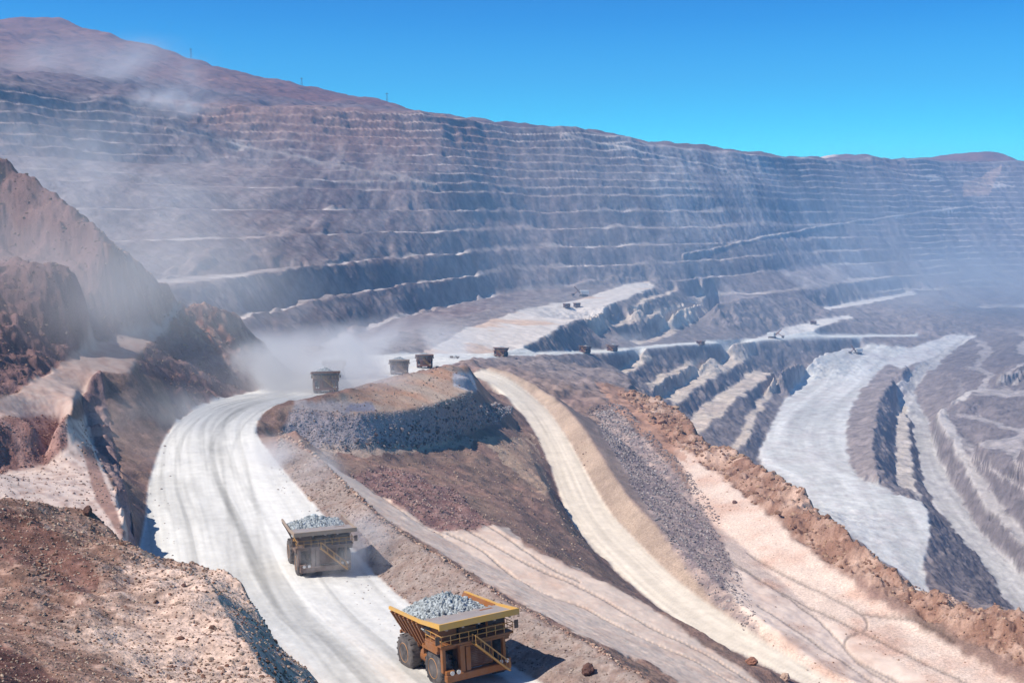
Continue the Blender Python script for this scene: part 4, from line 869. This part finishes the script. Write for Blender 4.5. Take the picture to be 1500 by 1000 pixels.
dust(D(1440,430,1800), (420, 520, 120), .0055, 2.2, 'bluish dust filling the right side of the pit', 0, 9, (.85,.93,1))
dust(D(940,500,1050), (60, 60, 12), .02, 2.0, 'white dust on the thin road behind the far pair of trucks', 0, 10)

dust(D(500,800,158), (12, 14, 6), .34, 1.6, 'thin dust veiling the second nearest truck', .3, 14)
pd = dust((420, 1650, -60), (1250, 1150, 200), .0017, 1.6, 'thin blue dust hanging inside the pit', 0, 11, (.68,.84,1))

# ------------------------------------------------------------------ small machines, boulders and masts far off
def make_shovel():
    t = empty('mining_shovel')
    for s_ in (-1, 1):
        m = MB(); m.hull([(s_ * 3.2 + dx, y, z) for dx in (-.9, .9) for y, z in ((-4.6, .9), (-4, .1), (4, .1), (4.6, .9), (4, 1.9), (-4, 1.9))]); m.build('crawler_track', Mt['dark'], t)
    m = MB(); m.box(-2.3, 2.3, -2.2, 2.2, 1.2, 2.6, .1); m.build('turntable', Mt['dark'], t)
    m = MB(); m.box(-4.2, 4.2, -3.5, 5.6, 2.6, 7.4, .2); m.build('machine_house', Mt['white'], t)
    m = MB(); m.box(2.2, 4.3, -5.4, -3.5, 4.2, 7.6, .15); cb_ = m.build('cab', Mt['white'], t); m = MB(); m.box(2.4, 4.1, -5.46, -5.4, 5.4, 7.2); m.build('window', Mt['glass'], cb_)
    m = MB(); m.hull([(-1.1, -3.0, 3.6), (1.1, -3.0, 3.6), (-.5, -12.5, 13), (.5, -12.5, 13), (-1.1, -4.4, 3.2), (1.1, -4.4, 3.2), (-.5, -13.2, 12.3), (.5, -13.2, 12.3)]); m.build('boom', Mt['yellow'], t)
    m = MB(); m.hull([(-.5, -6, 8.3), (.5, -6, 8.3), (-.5, -14, 3.4), (.5, -14, 3.4), (-.5, -6, 7.5), (.5, -6, 7.5), (-.5, -14, 2.6), (.5, -14, 2.6)]); m.build('arm', Mt['yellow'], t)
    m = MB(); m.hull([(a, y, z) for a in (-1.9, 1.9) for y, z in ((-13.2, 1.0), (-13.4, 4.2), (-16, 3.9), (-15.6, .8))]); m.build('bucket', Mt['dark'], t)
    return t
def settle(o, px, py, hd=0, lift=-.05):
    x, y = on_ground(px, py); o.location = (x, y, ground(x, y) + lift); o.rotation_euler = (0, 0, R(hd)); return o
sh0 = make_shovel()
for i, (px, py, hd, lab) in enumerate([(855, 434, -70, 'white mining shovel beside tan heaps at the upper end of the pale bench'), (1131, 495, 60, 'dark mining shovel at the left end of the bright strip bench'), (1256, 518, -60, 'tiny mining shovel at the head of the wide pale pit ramp')]):
    t = sh0 if i == 0 else copy_tree(sh0); tag(settle(t, px, py, hd), lab, 'shovel', 'shovels working in the pit')
for px, py, hd, lab in [(830, 451, 15, 'tiny haul truck on the wide pale bench, left one of two side by side'), (845, 450, 15, 'tiny haul truck on the wide pale bench, right one of two side by side'), (1191, 475, 70, 'tiny haul truck midway along the bright strip bench'), (1026, 506, 40, 'tiny haul truck alone below the long narrow benches')]:
    t = copy_tree(truck0); dusty(t, 2); t.scale = (.72,) * 3; tag(settle(t, px, py, hd), lab, 'haul truck', 'haul trucks deep in the pit')
def make_pickup():
    t = empty('pickup_truck')
    m = MB(); m.box(-.95, .95, -2.7, 2.7, .55, 1.05, .08); m.box(-.93, .93, -2.65, -.9, 1.05, 1.25, .06); m.box(-.95, -.82, .8, 2.7, 1.05, 1.4); m.box(.82, .95, .8, 2.7, 1.05, 1.4); m.box(-.82, .82, 2.58, 2.7, 1.05, 1.4); m.build('body', Mt['dark'], t)
    m = MB(); m.hull([(a * k_, y, z) for a in (-1, 1) for k_, y, z in ((.92, -1.1, 1.06), (.92, .75, 1.06), (.78, -.5, 1.85), (.78, .65, 1.85))]); c_ = m.build('cab', Mt['white'], t)
    m = MB(); m.hull([(a * .8, y, z) for a in (-1, 1) for y, z in ((-1.06, 1.15), (-.62, 1.78), (-1.12, 1.13), (-.68, 1.78))]); m.build('windscreen', Mt['glass'], c_)
    for sx in (-1, 1):
        for sy in (-1.75, 1.75): m = MB(); m.lathe_x([(-.12, .25), (-.12, .40), (.12, .40), (.12, .25)], sx * .86, sy, .40, 20); m.build('wheel', Mt['tyre'], t, True)
    return t
tag(settle(make_pickup(), 666, 525, 80), 'small dark pickup on the pale road between the red-brown truck and the lone small truck', 'pickup')
def boulder(px, py, w, seed, col, lab):
    m_, N, L = mat_new('boulder rock'); b = N['Principled BSDF']; b.inputs['Roughness'].default_value = .95; tc = N.new('ShaderNodeTexCoord'); n_ = N.new('ShaderNodeTexNoise'); n_.inputs['Scale'].default_value = 2.5; n_.inputs['Detail'].default_value = 6
    L.new(tc.outputs['Object'], n_.inputs['Vector']); cr = N.new('ShaderNodeMix'); cr.data_type = 'RGBA'; cr.inputs[6].default_value = (*[c * .6 for c in col], 1); cr.inputs[7].default_value = (*[c * 1.4 for c in col], 1); L.new(n_.outputs['Fac'], cr.inputs['Factor']); L.new(cr.outputs[2], b.inputs['Base Color'])
    V, Fc = ico(3, seed); V = V * (1 + .14 * fbm(V[:, 0] * 1.7 + seed, V[:, 1] * 1.7 + V[:, 2] * 1.3, seed, 3))[:, None]
    x, y = on_ground(px, py); s_ = w * y / 1608 / 2; me = bpy.data.meshes.new('boulder'); me.from_pydata((V * s_ * np.array([1, 1, .8])).tolist(), [], Fc.tolist()); me.materials.append(m_)
    o = bpy.data.objects.new('boulder', me); COL.objects.link(o); o.location = (x, y, ground(x, y) + s_ * .45); tag(o, lab, 'boulder', 'single boulders')
boulder(861, 987, 24, 41, (.12,.06,.05), 'big dark brown boulder on the grey bank right of the nearest truck')
boulder(129, 752, 18, 42, (.12,.06,.05), 'dark round boulder on the upper edge of the foreground outcrop beside the pale terrace')
boulder(269, 859, 9, 43, (.13,.07,.06), 'small dark stone alone in the pale middle of the foreground outcrop')
boulder(1101, 971, 18, 44, (.26,.12,.08), 'rusty brown boulder on the left verge of the side road near the picture bottom')
boulder(1149, 995, 16, 45, (.45,.32,.25), 'pale tan boulder at the lower end of the side road verge')
boulder(1076, 737, 7, 46, (.14,.08,.07), 'small dark boulder on the pink ground between the grey scree and the rocky ridge')
boulder(490, 762, 9, 47, (.62,.56,.52), 'pale block on the bank crest just behind the second nearest truck')
def mast(px, py, hgt, lab):
    o = empty('lattice_mast'); x, y = on_ground(px, py)
    while y < 900 and py < 175: py += .7; x, y = on_ground(px, py)
    zg = ground(x, y); o.location = (x, y, zg - .3)
    b_ = MB()
    for sx in (-1, 1):
        for sy in (-1, 1): b_.tube((sx * 1.6, sy * 1.6, 0), (sx * .3, sy * .3, hgt), .16, 6)
    for k_ in range(6):
        a_ = 1.6 - 1.3 * k_ / 6; c_ = 1.6 - 1.3 * (k_ + 1) / 6
        for sx in (-1, 1): b_.tube((sx * a_, -a_, hgt * k_ / 6), (-sx * c_, -c_, hgt * (k_ + 1) / 6), .08, 5)
    b_.build('tower', Mt['dark'], o); c = MB(); c.box(-3, 3, -.15, .15, hgt * .86, hgt * .9); c.build('cross_arm', Mt['dark'], o); tag(o, lab, 'mast', 'masts on the mountain skyline')
mast(280, 82, 22, 'thin lattice mast on the skyline, leftmost, below the mountain summit')
mast(442, 122, 16, 'thin lattice mast on the skyline, the middle one of three')
mast(567, 146, 18, 'thin lattice mast on the skyline, rightmost, where the mountain meets the pit rim')
